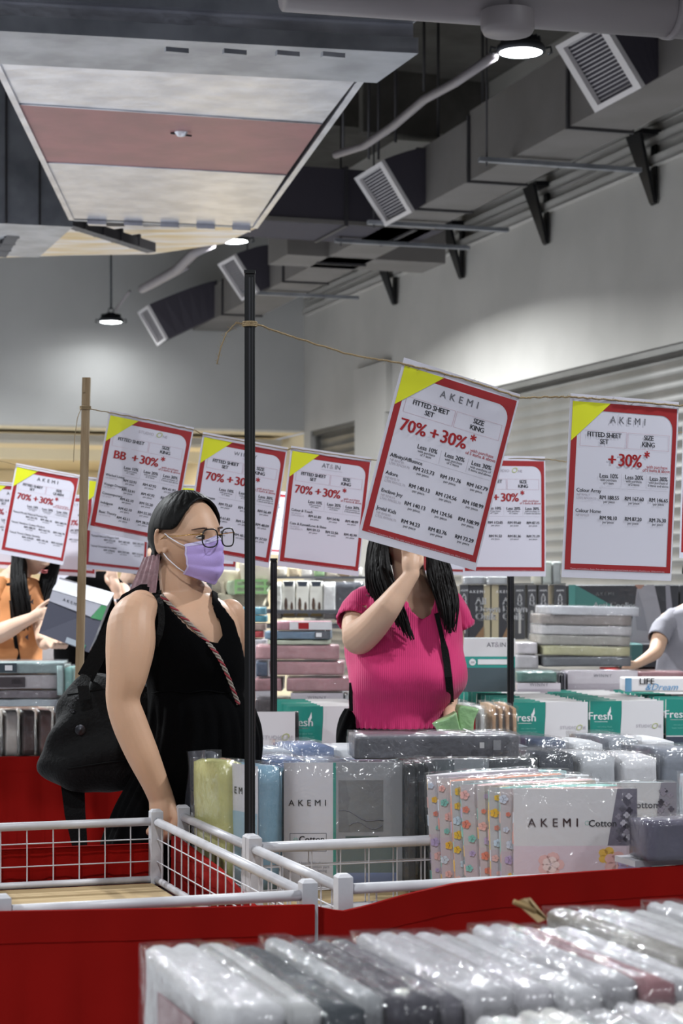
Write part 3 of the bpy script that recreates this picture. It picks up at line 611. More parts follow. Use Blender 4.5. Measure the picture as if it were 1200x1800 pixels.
# ---- wire cages
M_WHITE = mat('white_powder_coat', 'c2c1c6', .4, bump=.05, bscale=60, col2='aeadb2', vscale=9)
M_WIRE = mat('white_wire', 'b9b8be', .4); M_PLY = mat('plywood_floor', 'b29b74', .7, col2='a08862', vscale=4, aniso=(1, 6, 1))
_b = MB(); _b.tube([(0, 0, 0), (0, 0, 1)], 1, M_WIRE, 6); WIRE_ME = _b.mesh('wire')
def wire(p, q, r, parent, name='wire'):
    o = link(name, WIRE_ME, parent); inv = chainM(parent).inverted(); p, q = inv @ p, inv @ q; d = q-p
    o.location = p; o.rotation_mode = 'QUATERNION'; o.rotation_quaternion = Vector((0, 0, 1)).rotation_difference(d); o.scale = (r, r, d.length); return o
CT, CB = .85, .685     # rim and floor heights
def cage(label, A, lenW, lenD, sides='FBLR', step=.066, floor=True, cb=CB):
    """A = front left corner on the ground plan"""
    A = Vector((A[0], A[1], 0)); Bq = A+WV*lenW; C = Bq+DV*lenD; D_ = A+DV*lenD
    t = thing('wire_cage', label, 'cage', (A+C)/2+Vector((0, 0, cb)), ANG, 'white wire display cages')
    up = lambda v, z: Vector((v.x, v.y, z))
    for c in (A, Bq, C, D_):
        b = MB(); b.box(up(c, (CT+.012+cb)/2), (.030, .030, CT+.024-cb), M_WHITE, rz=ANG, bevel=.006); part('corner_post', b, t, True)
    segs = {'F': (A, Bq), 'B': (D_, C), 'L': (A, D_), 'R': (Bq, C)}
    for s in sides:
        p, q = segs[s]
        b = MB(); b.tube([up(p, CT-.012), up(q, CT-.012)], .0105, M_WHITE, 10); part('top_rail', b, t, True)
        b = MB(); b.tube([up(p, cb+.01), up(q, cb+.01)], .009, M_WHITE, 10); part('bottom_rail', b, t, True)
        n = max(2, round((q-p).length/step))
        for i in range(1, n): c = p.lerp(q, i/n); wire(up(c, cb+.01), up(c, CT-.015), .0017, t)
        for z in (1/3, 2/3): zz = cb+(CT-cb)*z; wire(up(p, zz), up(q, zz), .0017, t)
    if floor:
        b = MB(); i_ = .012; b.slab([up(A+WV*i_+DV*i_, cb-.01), up(Bq-WV*i_+DV*i_, cb-.01), up(C-WV*i_-DV*i_, cb-.01), up(D_+WV*i_-DV*i_, cb-.01)], (0, 0, .012), M_PLY); part('plywood_floor', b, t, True)
    return t
c1 = onz(541, 1562, CT)
cage('empty white wire cage at the left in front of the masked woman', c1-WV*.575, .575, 1.24)
c3 = onz(603, 1552, CT); 
cage('white wire cage holding the floral cotton packs', c3, 1.15, .62)
cage('white wire cage holding the blue and cotton select packs, behind the floral ones', c3+DV*.645, 1.15, .62)
# tables under the cages (steel frames) and red cloths
M_REDC = mat('red_table_cloth', '8c100b', .9, bump=.12, bscale=900, col2='7c0d09', vscale=1.5, spec=.1)
M_TBL = mat('grey_table_frame', '55565a', .5, .4)
def table(label, A, lw, ld, z, legs=True):
    A = Vector((A[0], A[1], 0)); t = thing('display_table', label, 'table', A+WV*lw/2+DV*ld/2, ANG)
    b = MB(); b.box((0, 0, z-.015), (lw, ld, .03), M_TBL); part('table_top', b, t)
    for x in (-1, 1):
        for y in (-1, 1):
            b = MB(); b.box((x*(lw/2-.05), y*(ld/2-.05), (z-.03)/2), (.035, .035, z-.03), M_TBL); part('leg', b, t)
    return t
table('table under the empty wire cage, hidden by red cloth', c1-WV*.585-DV*.005, .6, 1.26, CB-.012)
table('table under the two filled wire cages, hidden by red cloth', c3-WV*.012-DV*.005, 1.18, 1.29, CB-.012)
def skirt(label, pts, z0=.02, amp=.008, wl=.11, band=True, name='red_cloth', thick=.002):
    """hanging cloth: pts = list of (Vector top point); waves grow downwards"""
    pts = [Vector(p) for p in pts]; L = [0]
    for i in range(1, len(pts)): L.append(L[-1]+(pts[i]-pts[i-1]).length)
    tot = L[-1]; nu = max(8, int(tot/.02)); sd = R.random()*9
    def top(u):
        s = u*tot
        for i in range(1, len(pts)):
            if s <= L[i]+1e-6: a = (s-L[i-1])/(L[i]-L[i-1]); return pts[i-1].lerp(pts[i], a), (pts[i]-pts[i-1]).normalized()
        return pts[-1], (pts[-1]-pts[-2]).normalized()
    def fn(u, v, off=0):
        p, d = top(u); n = Vector((d.y, -d.x, 0)); s = u*tot
        wv = (math.sin(s*2*math.pi/wl+sd)+.6*math.sin(s*2*math.pi/(wl*.43)+sd*2)+.8*noise.noise(Vector((s*4, v*2, sd))))*amp*min(1, v*3+.05)
        q = Vector((p.x, p.y, z0+(p.z-z0)*(1-v))); return q+n*(.006+wv+off)
    b = MB(); b.grid(lambda u, v: fn(u, v), nu, 14, M_REDC); 
    b.grid(lambda u, v: fn(u, 0, -.012*v), nu, 1, M_REDC)
    o = solo(name, b, label, 'table cloth')
    if band:
        s = MB(); s.grid(lambda u, v: fn(u, .055/(.8)*(1+.0)*v+.0, .0015), nu, 3, M_REDC); part('hem_band', s, o, True)
    return o
up = lambda v, z: Vector((v.x, v.y, z))
A = c1-DV*.018
skirt('red cloth hanging on the front of the empty wire cage', [up(A-WV*.60, P(0, 1602, (A-WV*.6).y).z), up(A-WV*.3, P(0, 1597, (A-WV*.3).y).z), up(A+WV*.006, P(0, 1590, A.y).z)])
skirt('red cloth along the right side of the empty cage table', [up(c1+WV*.022, CB-.02), up(c1+WV*.022+DV*1.24, CB-.02)])
B0 = c1+DV*1.262
skirt('red cloth hanging behind the empty wire cage', [up(B0+WV*.02, P(0, 1482, B0.y).z), up(B0-WV*.60, P(0, 1500, B0.y-.2).z)], z0=.05)
A = c3-DV*.03
tp = [(552, 1592, -.10), (600, 1602, -.03), (650, 1590, 0), (720, 1570, 0), (800, 1552, 0), (880, 1543, 0), (960, 1537, 0), (1060, 1530, 0), (1180, 1522, 0), (1330, 1512, 0)]
pl = []
for px, py, d in tp:
    k = (px-CX)/F; s = (A.x-k*A.y)/(k*WV.y-WV.x); q = A+WV*s-DV*.0; pl.append(P(px, py, q.y))
skirt('red cloth hanging in front of the floral packs on the right', pl, amp=.010)
q0, q1 = c3-WV*.02, c3-WV*.02+DV*1.27
skirt('red cloth along the left side of the filled cages, seen through the empty cage', [up(q1, .79), up(q1.lerp(q0, .35), .765), up(q1.lerp(q0, .7), .70), up(q0, .66)], amp=.012)
# ------------------------------------------------------------------ bedding packs
FILM = film_mat(); FILMF = film_mat('thick_film', .01, 24, .07, haze=.01, strength=.55); FILMH = film_mat('clear_film_soft', .02, 14, .10, haze=.03, strength=.5)
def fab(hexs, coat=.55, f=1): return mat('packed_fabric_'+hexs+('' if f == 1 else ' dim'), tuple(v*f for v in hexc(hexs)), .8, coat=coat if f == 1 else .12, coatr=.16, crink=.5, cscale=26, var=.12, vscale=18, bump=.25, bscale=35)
def inkm(hexs): return mat('card_print_'+hexs, hexs, .5, coat=.4, coatr=.12, crink=.3, cscale=20)
def rbox(w, d, h, m, n=7, rnd=.10, seed=0, wrinkle=.003, folds=0, M=None, mb=None, bow=0):
    """soft folded-cloth block standing on z=0: w (x) d (y) h (z)"""
    mb = mb or MB(); key = {}; vs = []; fs = []; nx, ny, nz = n, max(3, n//2), n; e = 9
    N = (nx, ny, nz)
    def vid(i, j, k):
        if (i, j, k) in key: return key[i, j, k]
        p = Vector((2*i/nx-1, 2*j/ny-1, 2*k/nz-1))
        l = (abs(p.x)**e+abs(p.y)**e+abs(p.z)**e)**(1/e) or 1; mx = max(abs(p.x), abs(p.y), abs(p.z)); s = mx/l; s = s*rnd*2.2+(1-rnd*2.2) if rnd < .45 else s
        q = Vector((p.x*s, p.y*s, p.z*s))
        v = Vector((q.x*w/2, q.y*d/2, (q.z+1)*h/2))
        nn = noise.noise_vector(v*14+Vector((seed*3.1, seed, 0)))
        v += Vector((nn.x, (nn.y*.5+abs(nn.y)*.5*(1 if p.y < 0 else -1)) if abs(p.y) > .9 else nn.y*.4, nn.z*.6-abs(nn.z)*.4*(p.z > .5)))*wrinkle
        if folds and abs(p.x) > .99: v.x -= math.copysign(abs(math.sin(math.pi*folds*(p.y+1)/2))*-.006+.004, p.x)
        if folds and p.z > .99: v.z += abs(math.sin(math.pi*folds*(p.y+1)/2))*.005-.003
        key[i, j, k] = len(vs); vs.append(v); return key[i, j, k]
    for a in range(3):
        b_, c_ = [(1, 2), (2, 0), (0, 1)][a]
        for side in (0, N[a]):
            for i in range(N[b_]):
                for j in range(N[c_]):
                    def g(ii, jj): t = [0, 0, 0]; t[a] = side; t[b_] = ii; t[c_] = jj; return vid(*t)
                    q = (g(i, j), g(i+1, j), g(i+1, j+1), g(i, j+1)); fs.append(q if side else q[::-1])
    return mb.add(vs, fs, m, M, smooth=True)
def card(mb, w, h, y, rects, texts, base=None, z0=0):
    """flat printed card in the x-z plane at depth y: rects (u0,v0,u1,v1,mat) v from the bottom; texts (s,u,v,size,mat,align,bold,shear,sp)"""
    if base: mb.box((0, y, z0+h/2), (w, .0016, h), base)
    for k, r in enumerate(rects):
        u0, v0, u1, v1, m = r[:5]; sh = r[5] if len(r) > 5 else 0; yy = y-.0012-.0003*(k % 4)
        f = lambda u, v: (-w/2+u*w, yy, z0+v*h)
        mb.quad(f(u0, v0), f(u1, v0), f(u1+sh, v1), f(u0+sh*(1 if len(r) > 6 else 0), v1), m)
    for tx in texts:
        s, u, v, size, m = tx[:5]; al, bo, sh, sp = (list(tx[5:])+['C', 0, 0, 1][len(tx)-5:])[:4]
        addtext(mb, s, -w/2+u*w, z0+v*h, size, m, lambda x, z: (x, y-.0026, z), al, bo, sh, sp)
def poly(mb, pts, w, h, y, m, z0=0): mb.add([(-w/2+u*w, y, z0+v*h) for u, v in pts], [tuple(range(len(pts)))], m)
BLK, GRY, LGT = M_SBLK, M_SGRY, M_SLGT
WHT = inkm('e4e2e4'); TEAL = inkm('158a7c'); TEALL = inkm('74bdb0'); NAVY = inkm('3a4152'); WTX = mat('print_white', 'f0f0f2', .5)
OLV = M_SOLIVE
class Proto: pass
def pack(name, label, cat, loc, rz, w, d, h, fabc, cardfn=None, sleeve=None, seed=0, folds=2, group=None, wr=.003, n=7, tilt=None, cardw=1, inner=.0015):
    t = thing(name, label, cat, loc, rz, group)
    if tilt: t.rotation_euler = (tilt[0], tilt[1], rz)
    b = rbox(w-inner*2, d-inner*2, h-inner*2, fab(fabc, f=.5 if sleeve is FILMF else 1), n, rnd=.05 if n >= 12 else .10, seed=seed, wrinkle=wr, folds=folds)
    part('folded_fabric', b, t)
    if cardfn:
        b = MB(); cardfn(b, w, d, h); part('printed_card', b, t)
    if sleeve:
        b = rbox(w+.003, d+.009, h+.002, sleeve, max(5, n), rnd=.04, seed=seed+5, wrinkle=.002); part('plastic_sleeve', b, t)
    return t
def clone(src, loc, rz, label, group=None, tilt=None):
    c = copy_tree(src); c.location = loc; c.rotation_euler = (*(tilt or (0, 0)), rz); c['label'] = label
    if group: c['group'] = group
    elif 'group' in c: del c['group']
    return c
# --- cards
def c_cotton_select(b, w, d, h):
    y = -d/2-.0016; card(b, w, h, y, [(.415, 0, .44, 1, TEAL), (.44, 0, 1, 1, inkm('8f9196')), (.44, .12, .96, .38, inkm('5a6a6a')), (.44, .0, .96, .13, inkm('6f7fa5')), (.86, 0, .96, 1, inkm('a8a9ad')), (.46, .45, .84, .86, inkm('b5b6b8')), (.52, .35, .8, .42, inkm('3f5555'))],
        [('AKEMI', .20, .66, .021, BLK, 'C', .015, 0, 1.75), ('Cotton', .235, .375, .021, BLK, 'C', .015), ('SELECT', .25, .34, .010, TEAL, 'C', .01), ('Soft and breathable sheets', .2, .2, .009, GRY), ('woven from fine cotton yarn', .2, .17, .009, GRY), ('easy care and long lasting', .2, .14, .009, GRY), ('QUEEN', .3, .07, .014, BLK)], inkm('cfcdd4'))
    for q in ((.05, .44, .36, .444), (.05, .30, .36, .304), (.05, .30, .055, .44), (.355, .30, .36, .44)): card(b, w, h, y-.0002, [(*q, GRY)], [])
    for k in range(9): a = k*math.pi/4.5; b.add([(-w/2+.1*w+.008*math.cos(a+q)*s, y-.003, h*.39+.008*math.sin(a+q)*s) for q, s in ((-.3, .4), (0, 1), (.3, .4))], [(0, 1, 2)], TEALL)
    b.tube([(-w/2+(.46+.38*i/8)*w, y-.002, h*(.62-.1*i/8+.02*math.sin(i))) for i in range(9)], .0012, GRY, 4); b.tube([(-w/2+(.55+.28*i/8)*w, y-.002, h*(.50+.03*math.sin(i*.8))) for i in range(9)], .0012, GRY, 4)
def flower(b, cx, cz, r, y, m, n=5):
    for k in range(n):
        a = 2*math.pi*k/n; c = (cx+r*.55*math.cos(a), cz+r*.55*math.sin(a))
        b.add([(c[0]+r*.5*math.cos(t), y, c[1]+r*.42*math.sin(t)) for t in [i*math.pi/4 for i in range(8)]], [tuple(range(8))], m)
FLC = [inkm(x) for x in ('e9b8b4', 'f0c04a', '86c8c0', 'b9a8cf', 'e08a78', 'cfdcec')]
def c_floral(b, w, d, h):
    y = -d/2-.0016
    card(b, w, h, y, [(0, 0, 1, .60, inkm('dcc8d2'))], [('AKEMI', .32, .735, .025, mat('print_brown', '4a3436', .5), 'C', .015, 0, 1.7), ('Cotton', .72, .735, .020, BLK, 'C', .015)], inkm('dad7d9'))
    poly(b, [(.76, .60), (.84, 1), (1, 1), (1, .60)], w, h, y-.0014, inkm('6a6474')); rr = random.Random(3)
    for k in range(22): flower(b, -w/2+w*rr.uniform(.82, .95), h*rr.uniform(.63, .95), .007, y-.0018-.0001*k, inkm(rr.choice(['3a3640', 'b4b0ba', '8e8896', '54505c'])), 4)
    flower(b, -w*.2, h*.47, .028, y-.0016, FLC[0]); flower(b, -w*.2, h*.47, .018, y-.0019, inkm('f0d6d2')); flower(b, w*.02, h*.33, .022, y-.0016, FLC[4]); flower(b, w*.02, h*.32, .017, y-.0019, inkm('e8ccd0'))
    flower(b, w*.26, h*.53, .020, y-.0016, FLC[1]); flower(b, w*.33, h*.48, .026, y-.0019, FLC[0]); flower(b, w*.42, h*.46, .022, y-.0022, FLC[3]); flower(b, w*.25, h*.36, .016, y-.0016, FLC[2]); flower(b, w*.36, h*.33, .014, y-.0017, FLC[5])
    for k in range(8): a = k*math.pi/4; poly(b, [(.595+.014*math.cos(a-.3), .76+.012*math.sin(a-.3)), (.595+.022*math.cos(a), .76+.02*math.sin(a)), (.595+.014*math.cos(a+.3), .76+.012*math.sin(a+.3))], w, h, y-.002, TEALL)
def c_stripes(b, w, d, h):
    y = -d/2-.0016; rs = []
    cols = ['8fc3c6', 'dfe4e6', '3d5a86', '5aa7ad', 'e6e6e8', '8aa3c0', '2f4878']
    for k in range(9): rs.append((k/9, .30, (k+1)/9, .58, inkm(cols[k % 7]))); rs.append((k/9, 0, (k+1)/9, .30, inkm(cols[(k*3+2) % 7])))
    card(b, w, h, y, rs, [('AKEMI', .28, .78, .025, BLK, 'C', .015, 0, 1.7), ('Cotton', .70, .80, .022, GRY, 'C', .015)], inkm('d5d4d8')); rr = random.Random(4)
    poly(b, [(.80, .58), (.86, 1), (1, 1), (1, .58)], w, h, y-.003, inkm('8a8792'))
    for k in range(22): flower(b, -w/2+w*rr.uniform(.84, .97), h*rr.uniform(.62, .96), .007, y-.0034-.0001*k, inkm(rr.choice(['3a3640', 'b4b0ba', '8e8896', '54505c'])), 4)
def c_micro(b, w, d, h):
    y = -d/2-.0016; card(b, w, h, y, [(0, .53, .43, 1, TEAL), (0, 0, .43, .515, NAVY)], [('Fresh', .14, .76, .040, WTX, 'L' if 0 else 'C', .02), ('MICRO', .18, .33, .026, WTX, 'C', .008), ('SATEEN', .17, .22, .014, WTX, 'C', .012, 0, 1.5), ('STUDIO', .74, .66, .016, LGT, 'C', 0, 0, 1.1), ('O', .875, .645, .030, OLV, 'C', 0, .3), ('NE', .94, .66, .015, LGT), ('anti odour finish', .2, .66, .008, TEALL), ('keeps bedding fresh', .2, .62, .008, TEALL)], WHT)
    poly(b, [(.38, 0), (.44, 1), (.47, 1), (.43, 0)], w, h, y-.0022, WHT); card(b, w, h, y, [(.06, .73, .24, .738, WTX), (.47, .495, .99, .50, LGT), (.60, .1, .605, .5, LGT), (.86, .1, .865, .5, LGT), (.70, .12, .76, .40, inkm('c4c8d0')), (.52, 0, .78, .06, inkm('cfc24a'))], [])
    poly(b, [(.255, .80), (.285, .86), (.28, .93), (.25, .86)], w, h, y-.003, WTX)
def c_winny(b, w, d, h):
    y = -d/2-.0016; card(b, w, h, y, [(0, 0, 1, .4, inkm('a9a0aa'))], [('WINNY', .5, .70, .018, GRY, 'C', 0, 0, 1.3)], inkm('c3bcc4'))
def c_blue(b, w, d, h):
    y = -d/2-.0016; card(b, w, h, y, [(0, 0, 1, .62, inkm('a9bccb')), (.3, .2, 1, .62, inkm('98b4c6'))], [('AKEMI', .42, .76, .024, BLK, 'C', .015, 0, 1.6)], inkm('c9c7cf'))
def c_dark(b, w, d, h):
    y = -d/2-.0016; card(b, w, h, y, [(0, 0, 1, .25, inkm('8a8a90'))], [('MODERN', .5, .35, .02, LGT, 'C', .01)], inkm('3b3d49'))
def c_grey(b, w, d, h):
    y = -d/2-.0016; card(b, w, h, y, [(0, .6, .5, 1, inkm('55585e'))], [], inkm('85858b'))
def vd(v, m=0): return v
# ------ cage behind: cotton select etc. (positions from the pixel column, at depth)
def gp(px, py, Y, z):    # ground plan point under pixel column px at depth Y, at height z
    p = P(px, py, Y); return Vector((p.x, p.y, z))
Z0 = CB+.005
pack('bedding_pack', 'white and grey cotton select sheet pack facing the camera behind the pole', 'bedding pack', gp(602, 0, 4.82, Z0), .04, .285, .05, .305, '7f8288', c_cotton_select, FILM, 1)
pack('bedding_pack', 'light blue sheet pack with its folded side showing, left of the cotton select pack', 'bedding pack', gp(446, 0, 4.84, Z0), -.95, .17, .085, .30, '6f93a8', c_blue, FILM, 2, folds=2)
pack('bedding_pack', 'yellow green sheet pack left of the light blue one', 'bedding pack', gp(385, 0, 4.90, Z0), -1.05, .17, .06, .305, 'b3b070', None, FILM, 3, folds=2, tilt=(0, -.03))
pack('bedding_pack', 'charcoal sheet pack leaning at the left end of the rear cage', 'bedding pack', gp(360, 0, 5.0, Z0), -1.15, .18, .035, .315, '3a3c45', c_dark, FILMH, 4, tilt=(-.0, -.10))
cc = ['26282d', '1d2026', '303238']
for k in range(3):
    pack('bedding_pack', ('first', 'second', 'third')[k]+' black pack standing right of the cotton select pack, from the left', 'bedding pack', gp(714+k*17, 0, 4.83+k*.03, Z0), .1, .026, .20, .305, cc[k], None, FILM, 6+k)
pack('bedding_pack', 'grey mesh sheet pack behind the floral row, right of the black packs', 'bedding pack', gp(795, 0, 4.92, Z0), .08, .17, .06, .305, '86868c', c_grey, FILM, 9)
pack('bedding_pack', 'black pack standing right of the grey mesh one under the big grey pack', 'bedding pack', gp(885, 0, 4.98, Z0), .08, .16, .05, .30, '22262c', None, FILM, 10)
# long packs behind, only their tops and spines show
rowc = ['4a5f86', '8f98aa', '6c7f9a', '3f4d66', '99a2ae', '7c8084', '343842', 'a9abb0', 'c3c2c6', '787d88', '50607a']
for k, c in enumerate(rowc):
    px = 500+k*72; Y = 5.25+.025*k
    pack('bedding_pack', ('bluish', 'pale blue', 'steel blue', 'navy', 'silvery', 'grey', 'black', 'light grey', 'white', 'slate', 'denim blue')[k]+' sheet pack, low row behind the cages, '+('1st', '2nd', '3rd', '4th', '5th', '6th', '7th', '8th', '9th', '10th', '11th')[k]+' from left', 'bedding pack', up(c3+DV*1.47+WV*(.30+.127*k), .69), ANG, .118, .27, .278-.008*(k % 3), c, None, FILM if k % 2 == 0 else FILMH, 20+k, wr=.005)
for k, c in enumerate(['9aa0aa', '5d6f93', 'c9cbd0', '7a8190', 'd3d3d7', '54585f', 'b8bcc4', '44506a', 'cfd0d4', '8a8f98', 'dcdce0']):
    px = 505+k*70; Y = 5.62+.025*k
    pack('bedding_pack', 'glossy '+('silver grey', 'dark blue', 'pearl', 'mid grey', 'off white', 'charcoal', 'cool grey', 'navy grey', 'milk white', 'stone grey', 'plain white')[k]+' pack in the second low row, '+('1st', '2nd', '3rd', '4th', '5th', '6th', '7th', '8th', '9th', '10th', '11th')[k]+' from left', 'bedding pack', up(c3+DV*1.78+WV*(.36+.118*k), .69), ANG, .110, .28, .278+.01*(k % 2), c, None, FILM if k % 2 else None, 40+k, wr=.005)
table('table under the low rows of packs behind the wire cages', c3+DV*1.31+WV*.04, 1.6, .64, .685)
skirt('red cloth at the left end of the table behind the wire cages', [up(c3+DV*1.94+WV*.02, .69), up(c3+DV*1.33+WV*.02, .69)])
# big grey pack on top
t = pack('bedding_pack', 'large dark grey comforter pack lying flat in front of the woman in pink', 'bedding pack', gp(760, 0, 5.28, P(0, 1336, 5.15).z), .10, .435, .20, .062, '5f5e66', None, FILM, 60, folds=0, wr=.004, n=12)
b = MB(); b.box((.115, -.102, .035), (.012, .002, .015), WTX); b.box((.155, -.102, .035), (.02, .002, .025), inkm('a0a0a6')); b.box((.10, -.0, .0635), (.004, .2, .001), LGT); part('price_sticker', b, t)
# ------ front cage: floral packs, each one behind and to the left of the next
yaw = .03; fr = onz(900, 1415, .99); Yf = 4.17
first = None
flcol = ['d9a7a0', '8fc4bc', 'd8c07a', 'e3c5c5', '7fb9b6', 'd79a86', 'c9b4cc', 'dcd6da']
offs = [(0, 0), (-.033, .058), (-.061, .105), (-.088, .15), (-.135, .205), (-.170, .265), (-.21, .33), (-.245, .395)]
for k, (dx, dy) in enumerate(offs):
    Y = Yf+dy; x = (1008-CX)/F*Yf+dx*.62; h = .295 if k else .298
    t = pack('bedding_pack', 'front floral cotton sheet pack with pink blossoms, nearest of the fan' if k == 0 else ('floral cotton sheet pack, %s behind the front floral one' % 'x 1st 2nd 3rd 4th 5th 6th last'.split()[k]), 'bedding pack', (x, Y, .70), yaw+.02*(k % 3)+.01*k, .258, .042, h+.004*(k % 2), flcol[k], c_floral if k == 0 else None, FILM if k < 6 else FILMH, 70+k, folds=2, tilt=(0, -.015*k if k < 5 else -.05))
    if k:
        b = MB(); card(b, .258, h, -.0225, [(0, .55, 1, 1, inkm('c9c5c9')), (0, 0, 1, .55, inkm('c9bcc6'))], [])
        rk = random.Random(40+k)
        for z in range(9): flower(b, -.129+rk.uniform(.006, .022), h*(z+.5)/9.2, rk.uniform(.005, .011), -.0262-.0001*(z % 3), FLC[rk.randrange(6)], 5)
        part('printed_card', b, t)
    b = MB()
    for q in range(7):   # pattern pieces on the folded spine
        s = FLC[(q+k) % 6]; z = h*(q+.5)/7; b.box((-.1265, (-.012, .010, 0)[q % 3], z), (.0012, .014+.006*(q % 2), .024), s)
    part('spine_pattern', b, t)
for k in range(6):
    Y = 4.50+.052*k; x = (1088-CX)/F*4.50-.02*k+(.0, -.15, -.12)[0 if k == 0 else (1 if k < 3 else 2)]
    lab = 'striped cotton sheet pack behind the front floral one at right' if k == 0 else 'white topped cotton pack, %s behind the striped one' % 'x 1st 2nd 3rd 4th 5th'.split()[k]
    pack('bedding_pack', lab, 'bedding pack', (x, Y, .69), .05, .25 if k == 0 else .27, .042, .288+.004*(k % 2), ['c3d4d8', 'd8d8dc', '9cc9c8', 'd6d7da', 'e0e0e2', 'a5cfcf'][k], c_stripes if k == 0 else None, FILM if k < 3 else FILMH, 90+k)
for k in range(3):
    pack('bedding_pack', ('white', 'silver', 'pale blue')[k]+' cotton pack at the right end of the front cage', 'bedding pack', (.90+.006*k, 4.60+.055*k, .69), .05, .23, .045, .29, ['d9d9dd', 'a9adb5', 'b9c6d2'][k], None, FILMH, 100+k)
pack('bedding_pack', 'small purple grey pack in loose plastic lying at the right frame edge', 'bedding pack', (.695, 4.06, .868), .25, .20, .10, .082, '4c475a', None, film_mat('loose_film', .02, 18, .12, haze=.02), 105, folds=0)
b = MB(); b.box((.70, 4.10, .859), (.26, .09, .012), M_WHITE, rz=.33); solo('shelf_board', b, 'narrow white board on the cage rim under the small purple pack', 'board')
# ------ foreground bin: two rows of packs seen from above
rzf = math.atan2(-DV.y, -DV.x); 
top = .97; fh = .29; base0 = onz(250, 1658, top); base0.z = 0
fg = [('efeef2', .072), ('dededf', .045), ('3c444d', .048), ('bcbec2', .030), ('4b4854', .062), ('77737e', .035), ('d6d4da', .060), ('e6e3ea', .056), ('eae9ee', .058), ('d2d0d6', .050), ('b48188', .046), ('f0eef4', .060), ('a29d96', .048), ('eeecf0', .06), ('f0eff2', .058), ('e2e1e6', .05), ('ecebee', .05)]
s = 0; LEN = .40
lab_c = ['white maroon-labelled pack', 'pale grey pack', 'dark slate pack', 'silver pack', 'dark plum grey pack', 'mid grey pack', 'light grey pack', 'lilac white pack', 'off white pack', 'cool grey pack', 'dusty pink pack', 'bright white pack', 'taupe pack', 'chalk white pack', 'snow white pack', 'ash white pack', 'milky white pack']
for k, (c, th) in enumerate(fg):
    off = .0 if k < 12 else .10
    ctr = base0+WV*(s+th/2)+DV*(off-LEN/2+.01*(k % 2))
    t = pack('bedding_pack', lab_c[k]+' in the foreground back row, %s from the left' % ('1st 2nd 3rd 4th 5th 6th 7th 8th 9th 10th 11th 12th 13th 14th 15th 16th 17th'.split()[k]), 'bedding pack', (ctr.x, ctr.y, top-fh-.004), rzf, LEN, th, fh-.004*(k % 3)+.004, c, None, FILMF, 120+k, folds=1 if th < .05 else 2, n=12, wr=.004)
    if k == 0:
        b = MB(); b.box((0, -th/2-.007, fh*.52), (.17, .0016, fh*.72), inkm('5c1f2a')); card(b, .17, fh*.72, -th/2-.008, [(0, 0, 1, .3, inkm('3a2630'))], [('SIZE', .5, .12, .03, inkm('9a8a90'))]); 
        part('maroon_label', b, t, label='maroon printed label')
        for v in b.v: pass
    s += th-.002
s = 0
fg2 = ['eae8eb', 'efede8', 'bdbcc0', 'e6e4e9', 'ebe5df', 'd8d0df', 'efedf1', 'd3d2d7', 'f0eff3', 'e2e1e7', 'a0a2a8', 'e8e7ec', 'f0eff3', 'c6c8ce']
for k, c in enumerate(fg2):
    th = .05+.008*(k % 3); ctr = base0+WV*(.27+s+th/2)-DV*(LEN+.03+LEN/2)
    if ctr.y < .9: ctr.y = ctr.y
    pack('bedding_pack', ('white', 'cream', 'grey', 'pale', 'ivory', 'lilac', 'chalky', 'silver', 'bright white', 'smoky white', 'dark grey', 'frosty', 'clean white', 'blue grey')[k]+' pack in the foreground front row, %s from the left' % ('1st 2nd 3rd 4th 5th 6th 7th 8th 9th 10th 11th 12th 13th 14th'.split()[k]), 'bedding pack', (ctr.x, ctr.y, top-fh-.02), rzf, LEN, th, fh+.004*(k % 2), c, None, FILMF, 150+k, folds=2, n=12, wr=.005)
    s += th-.002
tq = base0-DV*(LEN*2+.10)-WV*.04
table('table under the foreground packs at the bottom of the picture', tq, 1.2, LEN*2+.24, top-fh-.025)
skirt('red cloth at the left end of the foreground table', [up(tq-WV*.01+DV*(LEN*2+.24), .80), up(tq-WV*.01, .80)], amp=.01)
t = thing('pack_corner', 'clear plastic pack corner standing at the right frame edge near the bottom', 'bedding pack', gp(1215, 0, 2.55, .68), .3)
part('folded_fabric', rbox(.08, .16, .265, fab('c9d3d6'), 7, seed=9), t); part('plastic_sleeve', rbox(.09, .17, .275, FILM, 7, rnd=.06, seed=8), t)
b = MB(); M_CARD = mat('brown_card', '8a7148', .8); c = onz(935, 1600, .99); c = P(935, 1610, 2.95)
b.add([P(905, 1586, 2.72), P(918, 1580, 2.74), P(962, 1615, 2.78), P(945, 1622, 2.72), P(925, 1582, 2.80), P(932, 1578, 2.8)], [(0, 1, 2, 3), (1, 5, 2), (4, 5, 2)], M_CARD)
b.slab([P(928, 1578, 2.76), P(936, 1590, 2.75), P(962, 1616, 2.77), P(940, 1616, 2.77)], (0, .004, 0), M_CARD); b.tube([P(903, 1585, 2.71), P(940, 1602, 2.72)], .004, M_CARD, 6)
solo('cardboard_tag', b, 'folded brown cardboard tag sticking up behind the foreground packs', 'cardboard')
